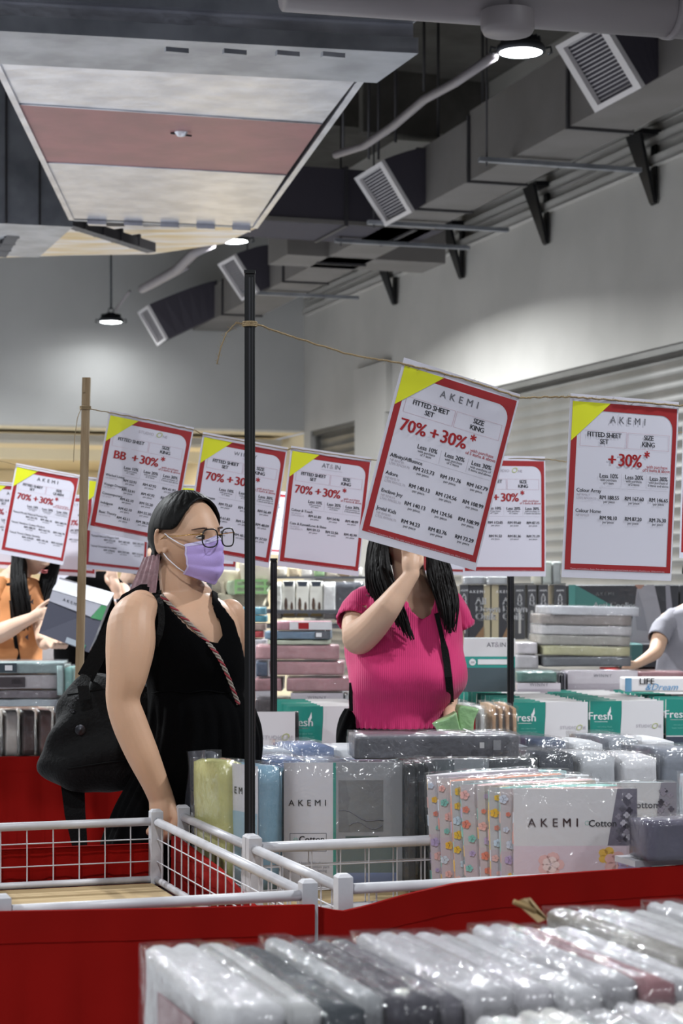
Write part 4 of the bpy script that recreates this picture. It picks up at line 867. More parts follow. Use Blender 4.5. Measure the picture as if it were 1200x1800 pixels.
# ------ micro sateen table
MZ = .72; mh = .285; MY = 6.95
MT0 = gp(425, 0, 6.75, 0)
table('long table of white and teal sheet packs behind the woman in pink', MT0-DV*.03, 2.1, 1.08, MZ-.005)
def msp(px, Yrow=0):   # point on the table's front line under column px
    k = (px-CX)/F; s = (MT0.x-k*MT0.y)/(k*WV.y-WV.x); return MT0+WV*s
skirt('red cloth hanging before the table of white and teal packs', [up(msp(425)-DV*.04, .74), up(msp(1330)-DV*.04, .74)])
proto = None; g = 'white and teal sheet packs on the middle table'
colsM = [(910, 13, 'left'), (1045, 13, 'middle'), (1180, 12, 'right'), (515, 7, 'far left')]
protoW = None
ordn = 'front 2nd 3rd 4th 5th 6th 7th 8th 9th 10th 11th 12th 13th'.split()
for ci, (px, n, nm) in enumerate(colsM):
    for k in range(n):
        q = msp(px)+WV*.136+DV*.03+Vector((-.153, .988, 0))*(k*.075); hh = MZ
        lab = '%s white and teal pack of the %s column on the middle table' % (ordn[k], nm)
        if proto is None:
            proto = pack('bedding_pack', lab, 'bedding pack', (q.x, q.y, hh), .06, .268, .05, mh, 'b9b6ae', c_micro, None, 200, group=g, n=5)
        else: clone(proto, (q.x, q.y, hh), .06+R.uniform(-.03, .03), lab, g, (R.uniform(-.04, .02), 0))
# left of them: studio pack, black block for the shaded gap, tan packs
def c_studio(b, w, d, h):
    y = -d/2-.0016; card(b, w, h, y, [(0, .49, 1, .495, LGT), (.5, .05, .505, .49, LGT), (.2, .05, .205, .49, LGT), (.60, .08, .72, .38, inkm('b9bdc4'))], [('STUDIO', .50, .66, .020, LGT, 'C', 0, 0, 1.1), ('O', .76, .645, .036, OLV, 'C', 0, .3), ('NE', .88, .66, .018, LGT)], WHT)
q = msp(445)+WV*.06-DV*.03; pack('bedding_pack', 'white studio sheet pack directly right of the black pole on the middle table', 'bedding pack', (q.x, q.y, MZ), .05, .15, .05, mh-.01, 'b9b6ae', c_studio, None, 210, n=5)
q = msp(517)-WV*.0-DV*.03; pack('bedding_pack', 'narrow black block filling the shaded gap between the studio pack and the teal one', 'bedding pack', (q.x, q.y, MZ), .05, .022, .05, mh-.01, '1d1e22', None, None, 211, n=5)  # black block stands in for the shade between two packs
for k, (x, c) in enumerate(((822, 'a9aba9'), (842, 'c2c2be'), (862, 'b58f68'), (874, 'b08a64'), (886, 'a9845f'), (898, 'b58f6a'))):
    q = msp(x)-DV*.05; pack('bedding_pack', ('grey clear-wrapped pack by the green pack, outer', 'pale grey pack left of the tan ones', 'first tan pack from the left', 'second tan pack from the left', 'third tan pack from the left', 'fourth tan pack, beside the teal packs')[k]+' on the middle table', 'bedding pack', (q.x-.02, q.y+.13, MZ), .1, .024, .26, mh-.01*(k % 2), c, None, FILM, 212+k, n=5, folds=1)
# ------ display box AT&IN
def flatbox(name, label, cat, px0, px1, py0, py1, Y, d, m, cardfn=None, rz=0, world_z=None):
    w_ = (px1-px0)/F*Y; h_ = (py1-py0)/F*Y; c = P((px0+px1)/2, py1, Y)
    t = thing(name, label, cat, c, rz); b = MB(); b.box((0, d/2, h_/2), (w_, d, h_), m, bevel=.004); part('box_body', b, t)
    if cardfn: b = MB(); cardfn(b, w_, h_); part('printed_front', b, t)
    return t
def c_atin(b, w, h):
    card(b, w, h, -.002, [(0, .66, 1, 1, WHT), (0, .45, 1, .66, inkm('2f9e93')), (0, 0, 1, .45, inkm('4b5b62'))], [('AT', .72, .84, .024, GRY), ('&', .79, .835, .03, LGT), ('IN', .86, .84, .024, GRY), ('YOUR', .16, .84, .03, BLK), ('touch', .24, .75, .026, inkm('2f7d72'), 'C', 0, .4)])
    for k, u in enumerate((.23, .37, .51)):
        b.add([(-w/2+u*w+.013*math.cos(a), -.006, h*.555+.013*math.sin(a)) for a in [i*math.pi/8 for i in range(16)]], [tuple(range(16))], WTX); addtext(b, ('620', '56cm', '250')[k], -w/2+u*w, h*.54, .009, GRY, lambda x, z: (x, -.008, z))
    b.box((w*.24, -.006, h*.56), (w*.34, .001, .02), WTX)
flatbox('display_box', 'white, teal and grey bedding box standing right of the woman in pink', 'box', 752, 905, 1122, 1216, 7.6, .12, inkm('55656c'), c_atin)
# LIFE & Dream flat box
def c_life(b, w, h):
    card(b, w, h, -.002, [(0, 0, .06, 1, inkm('6a9cc0'))], [('LIFE', .2, .55, .034, BLK, 'C', .01), ('&Dream', .33, .12, .036, inkm('4c8fc0'), 'C', 0, .35), ('AT', .78, .45, .024, GRY), ('&', .85, .44, .028, LGT), ('IN', .92, .45, .024, GRY)])
flatbox('display_box', 'long white box with blue lettering lying on the packs at the right edge', 'box', 1098, 1290, 1192, 1216, 7.5, .14, WHT, c_life)
# ------ stacks behind
def stack(px0, px1, py0, py1, Y, d, c, lab, rz=0, sleeve=None, seed=0, cardfn=None, n=8, wr=.004, ry=0):
    w_ = (px1-px0)/F*Y; h_ = (py1-py0)/F*Y*.97; p = P((px0+px1)/2, py1, Y)
    return pack('bedding_pack', lab, 'bedding pack', p, rz, w_, d, h_, c, cardfn, sleeve, seed, folds=0, n=n, wr=wr, tilt=(0, ry))
for k, (x0, x1, y0, y1, c, l) in enumerate(((940, 1097, 1147, 1170, '6d7176', 'dark grey pack at the bottom of the tall stack'), (940, 1095, 1128, 1152, 'c0bd94', 'pale yellow green pack in the tall stack'), (938, 1096, 1110, 1134, 'a29f97', 'grey beige pack above the pale yellow green one'), (940, 1098, 1093, 1116, 'c0bec0', 'whitish pack in the middle of the tall stack'), (940, 1098, 1074, 1099, '8d8480', 'taupe pack second from the top of the tall stack'), (952, 1110, 1060, 1082, 'c9cad0', 'white pack crowning the tall stack, slightly turned'))):
    stack(x0, x1, y0+4, y1-1, 8.5, .28, c, l+' by the robe boxes', .12+(.05 if k == 5 else 0), FILM, 230+k, ry=.02 if k else 0)
stack(905, 941, 1127, 1148, 8.45, .2, 'c9c3c8', 'small pinkish white pack left of the tall stack, upper', 0, None, 240)
stack(903, 942, 1148, 1174, 8.45, .2, 'bab6ba', 'small greyish white pack left of the tall stack, lower', 0, None, 241)
stack(990, 1112, 1176, 1214, 8.1, .2, 'b5adb5', 'lilac grey winny pack under the tall stack', .05, FILM, 242, c_winny)
stack(905, 980, 1198, 1216, 7.95, .2, 'aaa0a8', 'low lilac winny pack beside the display box', .0, None, 243, c_winny)
stack(905, 975, 1178, 1197, 8.0, .2, '3f6a60', 'dark green edged pack on the low lilac pack', .0, FILM, 244)
for k in range(3): stack(975+k*5, 980+k*5, 1178, 1214, 8.06, .2, ['555459', '3f3e44', '6a6870'][k], ('first', 'second', 'third')[k]+' thin charcoal pack spine beside the lilac winny pack', 0, None, 245+k, n=4)
stack(1112, 1200, 1178, 1192, 8.2, .2, '8c5a60', 'striped red and grey pack right of the lilac winny pack', .0, FILM, 249)
table('far table carrying the tall stack of folded packs', MT0+DV*1.08+WV*.84, 1.2, .62, P(0, 1216, 8.1).z-.02)
# ------ black boxes on the back rack
M_BBOX = inkm('2f2f34'); M_BSP = inkm('46464a')
def c_spine(b, w, h):
    card(b, w, h, -.002, [(0, 0, 1, 1, M_BSP)], [('AKEMI', .5, .88, .013, WTX)])
    for s, z in (('A', .76), ('D', .69), ('Q', .62)): addtext(b, s, 0, z*h, .032, WTX, lambda x, zz: (x, -.005, zz), 'C', .03)
    b.box((0, -.004, h*.32), (.012, .001, h*.42), mat('spine_mark_grey', 'b9b6b0', .5))
def c_down(b, w, h):
    card(b, w, h, -.002, [], [('AKEMI', .55, .85, .02, WTX, 'C', 0, 0, 1.5), ('All', .42, .64, .05, WTX, 'L', .02), ('Down', .42, .50, .05, WTX, 'L', .02), ('Quilt', .42, .36, .05, WTX, 'L', .02)]); poly(b, [(.3, 0), (1, .25), (1, 0)], w, h, -.004, inkm('8a6a4a'))
BY = 10.0
for k, (x0, x1, kd) in enumerate(((808, 823, 's'), (824, 850, 'd'), (850, 861, 'g'), (864, 876, 'g'), (876, 892, 'd'), (904, 922, 's'), (927, 942, 's'), (946, 963, 's'), (974, 994, 's'))):
    m = {'s': M_BSP, 'd': M_BBOX, 'g': inkm('b7ab8c')}[kd]
    flatbox('quilt_box', {'s': 'grey spine quilt box', 'd': 'black quilt box with white lettering', 'g': 'beige spine quilt box'}[kd]+' on the back rack, '+('1st', '2nd', '3rd', '4th', '5th', '6th', '7th', '8th', '9th')[k]+' from the left', 'box', x0, x1, 1028, 1124, BY, .3, m, {'s': c_spine, 'd': c_down, 'g': c_spine}[kd] if kd != 'g' else None)
def c_robe(b, w, h):
    card(b, w, h, -.002, [], [('AKEMI', .33, .82, .022, WTX, 'C', .01, 0, 1.6), ('Anti Cooling', .42, .60, .042, WTX, 'C', .02)])
    poly(b, [(0, 0), (0, 1), (.06, 1), (.06, 0)], w, h, -.0065, inkm('4b8c84')); poly(b, [(.06, 1), (.06, .3), (.42, .62)], w, h, -.004, inkm('3f7a73'))
    for pts in ([(.62, .93), (.72, 1), (.78, 1), (.84, .5), (.82, 0), (.40, 0), (.50, .25), (.57, .35), (.60, .6)],): poly(b, pts, w, h, -.005, inkm('9a969c'))
    poly(b, [(.60, .6), (.63, .9), (.68, .6), (.72, .2), (.62, .22)], w, h, -.0055, inkm('86838a')); poly(b, [(.88, 1), (.92, 1), (.98, 0), (.90, 0)], w, h, -.005, inkm('8b8890')); poly(b, [(.60, 1), (.63, .93), (.66, .93), (.69, 1)], w, h, -.006, inkm('a97f70'))
flatbox('quilt_box', 'large black and teal box with a white robe picture on the back rack', 'box', 999, 1192, 1028, 1130, BY, .3, M_BBOX, c_robe)
flatbox('quilt_box', 'large black box at the right edge of the back rack', 'box', 1195, 1290, 1028, 1130, BY, .3, M_BBOX)
flatbox('quilt_box', 'teal box below the robe picture box', 'box', 1088, 1129, 1132, 1174, BY-.3, .3, inkm('3f6f6c'))
flatbox('quilt_box', 'black box below the robe picture box', 'box', 1131, 1230, 1132, 1174, BY-.3, .3, M_BBOX, lambda b, w, h: card(b, w, h, -.002, [], [('AKEMI', .3, .7, .02, LGT, 'C', 0, 0, 1.4)]))
def rack(label, px0, px1, zs, Y, d):
    a = gp(px0, 0, Y, 0); w_ = (px1-px0)/F*Y; t = thing('goods_rack', label, 'rack', a+Vector((w_/2, d/2, 0)))
    for z in zs: b = MB(); b.box((0, 0, z-.012), (w_, d, .02), M_TBL); part('shelf', b, t)
    for x in (-1, 1):
        for y in (-1, 1): b = MB(); b.box((x*(w_/2+.015), y*d/2, max(zs)/2+.1), (.03, .03, max(zs)+.2), M_TBL); part('upright', b, t)
    return t
rack('grey rack carrying the dark quilt boxes before the shutters', 800, 1300, (P(0, 1130, BY).z-.002, .62), BY-.02, .34)
b = MB(); c = P(1159, 1174, BY-.15); b.box((c.x, c.y, c.z/2), (.55, .34, c.z-.004), M_REDC); solo('box_plinth', b, 'red covered plinth under the lower black and teal boxes', 'plinth')
for k, (x0, x1, c) in enumerate(((935, 948, 'd8d6c4'), (950, 966, 'c4ccc4'), (968, 982, 'aab0ae'), (812, 850, 'a6a9ad'), (852, 890, 'b9bbbd'))):
    stack(x0, x1, 985 if k < 3 else 1012, 1027, BY+.08, .2, c, ('cream', 'pale green', 'grey', 'misty grey', 'silver grey')[k]+' quilt bag standing on top of the dark quilt boxes', 0, FILM, 260+k, n=5)
b = MB(); c = P(900, 1027, BY); b.box((c.x+.02, c.y+.15, c.z+.002), (.5, .28, .006), M_TBL); solo('shelf_board', b, 'thin board over the dark quilt boxes', 'board')
# ------ stacks between the poles
for k, (x0, x1, y0, y1, c, l, cf) in enumerate(((450, 517, 1224, 1252, '3a3034', 'dark brown glossy pack at the bottom beside the pole', None), (512, 603, 1214, 1250, 'c5c7c8', 'white winny pack under the pink ones', 1), (604, 640, 1216, 1250, 'b0b2b4', 'grey pack right of the white winny pack', None),
    (450, 498, 1188, 1212, 'a87a7e', 'short dusty pink pack at left of the lowest pink one', None), (504, 615, 1187, 1212, 'b5858a', 'lowest long pink pack in the middle stack', None), (450, 471, 1160, 1186, '44546c', 'navy pack left of the middle pink one', None), (475, 606, 1159, 1184, 'bd8c90', 'middle long pink pack in the middle stack', None),
    (450, 597, 1131, 1157, 'c09094', 'uppermost long pink pack in the middle stack', None), (470, 582, 1122, 1131, 'c9d0bb', 'thin pale green pack on the pink ones', None), (467, 583, 1107, 1122, '6f8ba3', 'light blue pack second from the top of the middle stack', None), (486, 583, 1090, 1107, 'b9848e', 'pink pack with red and white label topping the middle stack', None))):
    t = stack(x0, x1, y0, y1, 7.9-.0*k, .26, c, l, .03*((k % 3)-1), FILM if k not in (8,) else None, 280+k, c_winny if cf else None)
    if k == 10:
        b = MB(); w_, h_ = .22, .034; b.box((.028, -.132, .018), (.165, .002, .030), WTX); b.box((-.0, -.134, .018), (.04, .002, .024), M_SREDT); part('paper_band', b, t)
    if k == 9: b = MB(); b.box((.1, -.132, .016), (.06, .002, .028), inkm('555b63')); b.box((.085, -.134, .017), (.022, .002, .016), WTX); part('paper_band', b, t)
for k, (x0, x1, y0, y1, c, l) in enumerate(((395, 468, 1066, 1080, '5b9eb0', 'upper turquoise pack beside the pole'), (398, 470, 1080, 1093, '4f93a3', 'lower turquoise pack beside the pole'), (398, 468, 1094, 1107, 'a48f86', 'brownish pack under the turquoise ones'), (395, 465, 1107, 1120, 'b5474c', 'red pack under the brownish one beside the pole'), (390, 470, 1120, 1148, 'd5d1d6', 'white pack at the base of the turquoise pile'))):
    stack(x0, x1, y0, y1, 8.6, .25, c, l, 0, FILM if k in (0, 4) else None, 300+k)
table('far table carrying the pink and turquoise packs', MT0+DV*1.08+WV*.0, .74, 1.15, P(0, 1252, 7.9).z-.02)
b = MB(); c = P(428, 1148, 8.6); b.box((c.x, 8.72, (.885+c.z)/2), (.24, .28, c.z-.89), inkm('d5d1d6')); solo('carton', b, 'white carton under the turquoise pile', 'box')
# pillow bags on the far rack
def c_leaf(b, w, d, h):
    y = -d/2-.004
    b.add([(x*w*.45, y, h*(.5+z*.45)) for x, z in ((-1, -.9), (1, -.9), (1, .6), (.6, 1), (-.6, 1), (-1, .6))], [(0, 1, 2, 3, 4, 5)], inkm('dddcd2')); 
    for dx, dz, s in ((-.2, .35, 1), (.22, .28, .8)): b.add([(dx*w+s*w*.13*math.sin(a), y-.002, h*(dz+s*.2*math.cos(a))) for a in [i*math.pi/4 for i in range(8)]], [tuple(range(8))], inkm('4a3220'))
    b.add([(x*w*.45, y-.001, h*z) for x, z in ((-1, .05), (1, .05), (.6, .2), (-.4, .26))], [(0, 1, 2, 3)], inkm('c9b06a')); b.add([(x*w*.4, y-.002, h*z) for x, z in ((-1, .97), (1, .97), (.7, .84), (-.7, .84))], [(3, 2, 1, 0)], inkm('2a3440'))
FY = 11.2
for k, (x0, x1) in enumerate(((496, 520), (520, 544), (544, 568))):
    stack(x0, x1, 1018, 1086, FY, .2, 'd2d0c8', ('left', 'middle', 'right')[k]+' pillow bag with dark leaf print on the far rack', 0, None, 310+k, c_leaf, n=7, wr=.006)
stack(568, 590, 1020, 1088, FY, .25, 'dcdcda', 'white pillow bag beside the navy one on the far rack', 0, FILM, 314, n=7, wr=.006)
stack(588, 640, 1020, 1090, FY, .25, '20242e', 'navy blue pillow bag left of the woman in pink', 0, FILM, 315, n=7, wr=.006)
stack(484, 496, 1020, 1088, FY, .25, 'd6d5cf', 'narrow white pillow bag right of the far black pole', 0, None, 316, n=7, wr=.006)
for k, (x0, x1, y0, y1, c, l) in enumerate(((380, 470, 1040, 1066, 'c4bda6', 'lower cream pillow in the far heap'), (400, 472, 1018, 1044, 'a9b79a', 'pillow with green trim in the far heap'), (372, 430, 998, 1040, 'cdc2ab', 'upper beige pillow in the far heap'), (425, 480, 985, 1022, 'c9c0ae', 'topmost cream pillow beside the pole'), (376, 400, 1020, 1046, 'b8ad96', 'small beige pillow at the left of the heap'))):
    t = stack(x0, x1, y0, y1, FY-.1*(k % 2), .3, c, l, 0, None, 320+k, n=8, wr=.02)
    if k == 1: 
        b = MB()
        for z in (.1, .5, .9): b.box((.03, -.165, .083*z), (.17, .006, .012), inkm('7fae6e'))
        for x in (-.06, .02, .1): b.box((x, -.166, .04), (.012, .006, .08), inkm('7fae6e'))
        part('green_trim', b, t)
rack('far rack carrying the pillow bags', 372, 660, (P(0, 1066, FY).z-.015, P(0, 1089, FY).z-.004-.02), FY-.2, .5)
for k in range(7):
    x = 486+k*22; stack(x, x+18, 996, 1014, FY+.1, .2, ['cfc9bd', 'b8a88e', 'd8d4cc', '8fae80', 'cabfae', 'a88d70', 'd6d2c8'][k], 'small beige bag in the upper far row, %s from the left' % ('1st 2nd 3rd 4th 5th 6th 7th'.split()[k]), 0, None, 330+k, n=5, wr=.006)
b = MB(); c = P(560, 1015, FY); b.box((c.x, c.y+.2, c.z), (.55, .5, .012), M_TBL); solo('shelf_board', b, 'upper board of the far pillow rack', 'board')
# ------ left table
LY = 7.1
LT = gp(-60, 0, LY, 0); 
table('left table behind the black handbag', LT-DV*.02, .62, 1.0, P(0, 1335, LY).z)
skirt('red cloth hanging on the left table behind the black handbag', [up(LT-WV*.1-DV*.03, P(0, 1334, LY).z+.01), up(LT+WV*.64-DV*.03, P(0, 1339, LY).z+.01)], amp=.012)
for k in range(9):
    x = 6+k*16.5-24; c = ['5c4038', '6a4a40', 'c5beb6', '4a332c', '6d4c42', '3c2a26', '6a4a40', 'b9aea6', '553c34'][k]
    q = LT+WV*(.045+k*.062); pack('bedding_pack', ('brown', 'chestnut', 'pale', 'dark brown', 'bronze', 'espresso', 'copper brown', 'light', 'cocoa')[k]+' upright pack on the left table, %s from the left' % ('1st 2nd 3rd 4th 5th 6th 7th 8th 9th'.split()[k]), 'bedding pack', (q.x-DV.x*-.13, q.y+.12, P(0, 1335, LY).z+.006), ANG, .050, .22, .165, c, None, FILM, 340+k, n=7, folds=2)
zL = P(0, 1335, LY).z+.175
for k, (x0, x1, y0, y1, c, l) in enumerate(((-20, 112, 1224, 1238, 'aeb8bf', 'pale blue flat pack on the brown packs'), (-20, 110, 1209, 1224, '6f666c', 'mauve grey flat pack on the pale blue one'), (-20, 108, 1182, 1208, 'b3adb0', 'white and black pack in the left pile'), (-15, 116, 1161, 1181, '8fa3a3', 'sage green pack topping the left pile'))):
    t = stack(x0, x1, y0, y1, LY+.05, .25, c, l, .04*(k-1), FILM, 350+k)
    if k == 3: b = MB(); b.box((-.075, -.128, .02), (.085, .003, .032), inkm('33414a')); b.box((-.06, -.131, .02), (.026, .002, .018), WTX); part('paper_band', b, t)
    if k == 2: b = MB(); b.box((-.03, -.128, .024), (.09, .003, .036), inkm('3a3034')); part('dark_window', b, t)
stack(106, 118, 1165, 1220, LY+.02, .2, 'a9c2c0', 'upright pale teal pack beside the wooden stick, left one', .0, FILM, 356, n=5)
stack(119, 134, 1168, 1222, LY+.03, .2, '7fb0a8', 'upright green pack beside the wooden stick, right one', .0, FILM, 357, n=5)
stack(100, 150, 1223, 1250, LY+.08, .2, 'b0b3b6', 'grey pack under the two upright ones by the stick', 0, None, 358, n=5)
for k in range(5):
    stack(20+k*46, 60+k*46, 1120+5*(k % 2), 1162, 11.1, .25, ['c9c7cb', 'b9b4b4', 'd3cfd2', '8a8f94', 'cfcaca'][k], ('white', 'greyish', 'pearl', 'slate', 'ivory')[k]+' pack on the far left table behind the orange shirt woman', 0, None, 360+k, n=5)
table('far left table behind the held grey box', gp(-20, 0, 10.9, 0), 1.2, .6, P(0, 1163, 11.1).z-.002)
t = stack(245, 262, 1040, 1060, 9.0, .1, 'd6d2cc', 'small white bag hanging behind the shoulder of the masked woman', 0, None, 370, n=5) if 0 else None
# ================================================================== people
from mathutils.bvhtree import BVHTree
def skinm(name, c, c2=None):
    m = mat(name, c, .5, var=0 if c2 else .06, vscale=9, col2=c2, bump=.05, bscale=220, spec=.4); b = m.node_tree.nodes['Principled BSDF']
    b.inputs['Subsurface Weight'].default_value = .12; b.inputs['Subsurface Radius'].default_value = (.012, .005, .003); b.inputs['Subsurface Scale'].default_value = .6; return m
M_SK1 = skinm('skin_light_tan', 'c8a084'); M_SK2 = skinm('skin_fair', 'd4ae94'); M_SK3 = skinm('skin_fair_cool', 'cfae98'); M_SK4 = skinm('skin_brown', 'a8714e')
M_HAIR = mat('black_hair', '040303', .55, bump=.3, bscale=60, aniso=(1, 1, .06), spec=.16); M_HAIR2 = mat('dark_brown_hair', '080404', .5, spec=.2, bump=.4, bscale=120, aniso=(1, 1, .06))
M_BLK = mat('black_jersey', '020203', .95, bump=.15, bscale=300, spec=.08)
M_LIP = mat('lips_rose', 'a0484a', .4); M_EYEW = mat('eye_white', 'd8d4d2', .3); M_IRIS = mat('dark_iris', '120c0a', .15); M_BROW = mat('eyebrow', '4a342a', .8)
def ell(mb, c, r, m, n=16, M=None, k=10):
    v = []; f = []
    for i in range(1, k):
        a = math.pi*i/k
        for j in range(n): t = 2*math.pi*j/n; v.append((c[0]+r[0]*math.sin(a)*math.cos(t), c[1]+r[1]*math.sin(a)*math.sin(t), c[2]+r[2]*math.cos(a)))
    N = len(v); v += [(c[0], c[1], c[2]+r[2]), (c[0], c[1], c[2]-r[2])]
    for i in range(k-2):
        for j in range(n): f.append((i*n+j, (i+1)*n+j, (i+1)*n+(j+1) % n, i*n+(j+1) % n))
    for j in range(n): f.append((N, j, (j+1) % n)); f.append((N+1, (k-2)*n+(j+1) % n, (k-2)*n+j))
    mb.add(v, f, m, M, smooth=True)
def sph(mb, p, r, m): ell(mb, p, (r, r, r), m, 14, None, 10)
def limb(mb, pts, m, w=True, n=14):
    """pts: (px,py,Y,radius px) in the picture frame, or (Vector, radius m)"""
    q = [(P(a[0], a[1], a[2]), a[3]*a[2]/F) if len(a) == 4 else a for a in pts]
    out = []
    for i in range(len(q)-1):
        p0 = q[max(i-1, 0)]; p1 = q[i]; p2 = q[i+1]; p3 = q[min(i+2, len(q)-1)]
        for k in range(5):
            t = k/5; f = lambda a, b, c, d: .5*((2*b)+(c-a)*t+(2*a-5*b+4*c-d)*t*t+(3*b-a-3*c+d)*t**3)
            out.append((f(p0[0], p1[0], p2[0], p3[0]), f(p0[1], p1[1], p2[1], p3[1])))
    out.append(q[-1]); mb.tube([o[0] for o in out], [max(.002, o[1]) for o in out], m, n)
    sph(mb, out[0][0], out[0][1]*.99, m); sph(mb, out[-1][0], out[-1][1]*.99, m)
def cr(vals, t):
    i = min(int(t), len(vals)-2); u = t-i; p = [vals[max(i-1, 0)], vals[i], vals[i+1], vals[min(i+2, len(vals)-1)]]
    return [.5*((2*b)+(c-a)*u+(2*a-5*b+4*c-d)*u*u+(3*b-a-3*c+d)*u**3) for a, b, c, d in zip(*p)]
def ringloft(mb, rings, m, nv=60, nu=64, pw=2.3, fn=None, cap=True, cut=None, sc=1.0):
    """rings: (py, left px, right px, Y, half depth m); fn(phi, py) -> extra outward metres; cut(px,py,world) -> drop"""
    rows = []
    for j in range(nv+1):
        py, xl, xr, Y, dr = cr(rings, j/nv*(len(rings)-1)); a = P(xl, py, Y); b = P(xr, py, Y); c = (a+b)/2; rx = (b.x-a.x)/2*sc; row = []
        for i in range(nu):
            ph = 2*math.pi*i/nu; e = fn(ph, py) if fn else 0; cx, sy = math.cos(ph), math.sin(ph)
            row.append(Vector((c.x+(rx+e)*math.copysign(abs(cx)**(2/pw), cx), c.y+(dr*sc+e)*math.copysign(abs(sy)**(2/pw), sy), c.z)))
        rows.append(row)
    v = [p for r in rows for p in r]; f = []; n = nu
    pr = [(CX+p.x/p.y*F, HY-(p.z-H)/p.y*F) for p in v]
    for j in range(nv):
        for i in range(n):
            q = (j*n+i, j*n+(i+1) % n, (j+1)*n+(i+1) % n, (j+1)*n+i)
            if cut and all(cut(*pr[k]) for k in q): continue
            f.append(q[::-1])
    if cap and not cut: f.append(tuple(range(n))); f.append(tuple(nv*n+k for k in range(n))[::-1])
    mb.add(v, f, m, smooth=True); return mb
def inpoly(poly):
    def g(x, y):
        r = False
        for i in range(len(poly)):
            (x0, y0), (x1, y1) = poly[i], poly[i-1]
            if (y0 > y) != (y1 > y) and x < (x1-x0)*(y-y0)/(y1-y0)+x0: r = not r
        return r
    return g
def fuse(mb, voxel, smooth=4):
    me = mb.mesh('tmp'); o = bpy.data.objects.new('tmp', me); COL.objects.link(o)
    r = o.modifiers.new('r', 'REMESH'); r.mode = 'VOXEL'; r.voxel_size = voxel; r.use_smooth_shade = True
    if smooth: s = o.modifiers.new('s', 'SMOOTH'); s.factor = .5; s.iterations = smooth
    dg = bpy.context.evaluated_depsgraph_get(); m2 = bpy.data.meshes.new_from_object(o.evaluated_get(dg))
    bpy.data.objects.remove(o); m2.materials.clear(); m2.materials.append(mb.ml[0]); return m2
def putmesh(name, me, parent, label=None):
    inv = chainM(parent).inverted(); me.transform(inv); o = link(name, me, parent); tag(o, label); return o
def shell(name, mb, parent, th=.004, label=None, smooth_it=3):
    """thin cloth: smooth the cut borders, give thickness"""
    me = mb.mesh(name, chainM(parent).inverted()); bm = bmesh.new(); bm.from_mesh(me)
    bmesh.ops.delete(bm, geom=[v for v in bm.verts if not v.link_faces], context='VERTS')
    for _ in range(smooth_it):
        bv = [v for v in bm.verts if v.is_boundary]; new = {}
        for v in bv:
            nb = [e.other_vert(v) for e in v.link_edges if e.is_boundary]
            if len(nb) == 2: new[v] = (v.co*2+nb[0].co+nb[1].co)/4
        for v, c in new.items(): v.co = c
    bm.to_mesh(me); bm.free()
    for p in me.polygons: p.use_smooth = True
    o = link(name, me, parent); tag(o, label)
    if th: s = o.modifiers.new('thickness', 'SOLIDIFY'); s.thickness = th; s.offset = 1
    return o
import bmesh
def headM(c, th, pitch=0, roll=0, s=1):
    """local +x is where the face looks; th = degrees turned from the camera towards picture right"""
    a = math.radians(th); ang = math.atan2(-math.cos(a), math.sin(a))
    return Matrix.Translation(c) @ Matrix.Rotation(ang, 4, 'Z') @ Matrix.Rotation(math.radians(pitch), 4, 'Y') @ Matrix.Rotation(math.radians(roll), 4, 'X') @ Matrix.Scale(s, 4)
def hsurf(x, y, z, off=0, face=True):
    t = max(0, min(1, (-z-.05)/.95)); X, Y, Z = .094*x, .0765*y, (.116 if z < 0 else .105)*z
    Y *= 1-.40*t**1.4; 
    if x < 0: X *= 1-.42*t
    else: X *= 1-.06*t; X *= 1-.05*max(0, z)**2
    if face and x > 0:
        g = lambda a, s: math.exp(-(a/s)**2)
        f = 0
        f += .021*g(Y, .0105)*g(Z+.034, .016)+.012*g(Y, .008)*g(Z+.012, .018)+.006*g(abs(Y)-.013, .007)*g(Z+.040, .008)
        f -= .009*g(abs(Y)-.032, .017)*g(Z-.001, .013); f += .003*g(Z-.022, .010)*g(Y, .05)
        f += .005*g(abs(Y)-.040, .018)*g(Z+.030, .02); f += .008*g(Y, .019)*g(Z+.060, .006)+.008*g(Y, .017)*g(Z+.073, .006)-.004*g(Y, .02)*g(Z+.0665, .0025)
        f += .010*g(Y, .02)*g(Z+.100, .014)
        X += f*min(1, x*3)
    v = Vector((X, Y, Z)); return v+Vector((x, y, z)).normalized()*off
def head(mb, M, m):
    v = []; f = []; n, k = 96, 72
    for i in range(1, k):
        a = math.pi*i/k
        for j in range(n): t = 2*math.pi*j/n; v.append(hsurf(math.sin(a)*math.cos(t), math.sin(a)*math.sin(t), math.cos(a)))
    N = len(v); v += [hsurf(0, 0, 1), hsurf(0, 0, -1)]
    for i in range(k-2):
        for j in range(n): f.append((i*n+j, (i+1)*n+j, (i+1)*n+(j+1) % n, i*n+(j+1) % n))
    for j in range(n): f.append((N, j, (j+1) % n)); f.append((N+1, (k-2)*n+(j+1) % n, (k-2)*n+j))
    mb.add(v, f, m, M, smooth=True)
    for s in (-1, 1):   # ears
        pts = [(-.004-.013*math.cos(a)-.004, s*(.0745+.007*math.sin(a*.5)), -.010+.027*math.sin(a)) for a in [math.radians(q) for q in range(-80, 111, 15)]]
        q = [M @ Vector((p[0]-.010*(1 if 1 else 0)+.006, p[1]+s*.011, p[2]*1.08)) for p in pts]; mb.tube(q, .0052, m, 8)
        ell(mb, (-.012, s*.077, -.010), (.013, .0065, .025), m, 12, M); ell(mb, (-.002, s*.0775, -.034), (.007, .005, .008), m, 10, M)
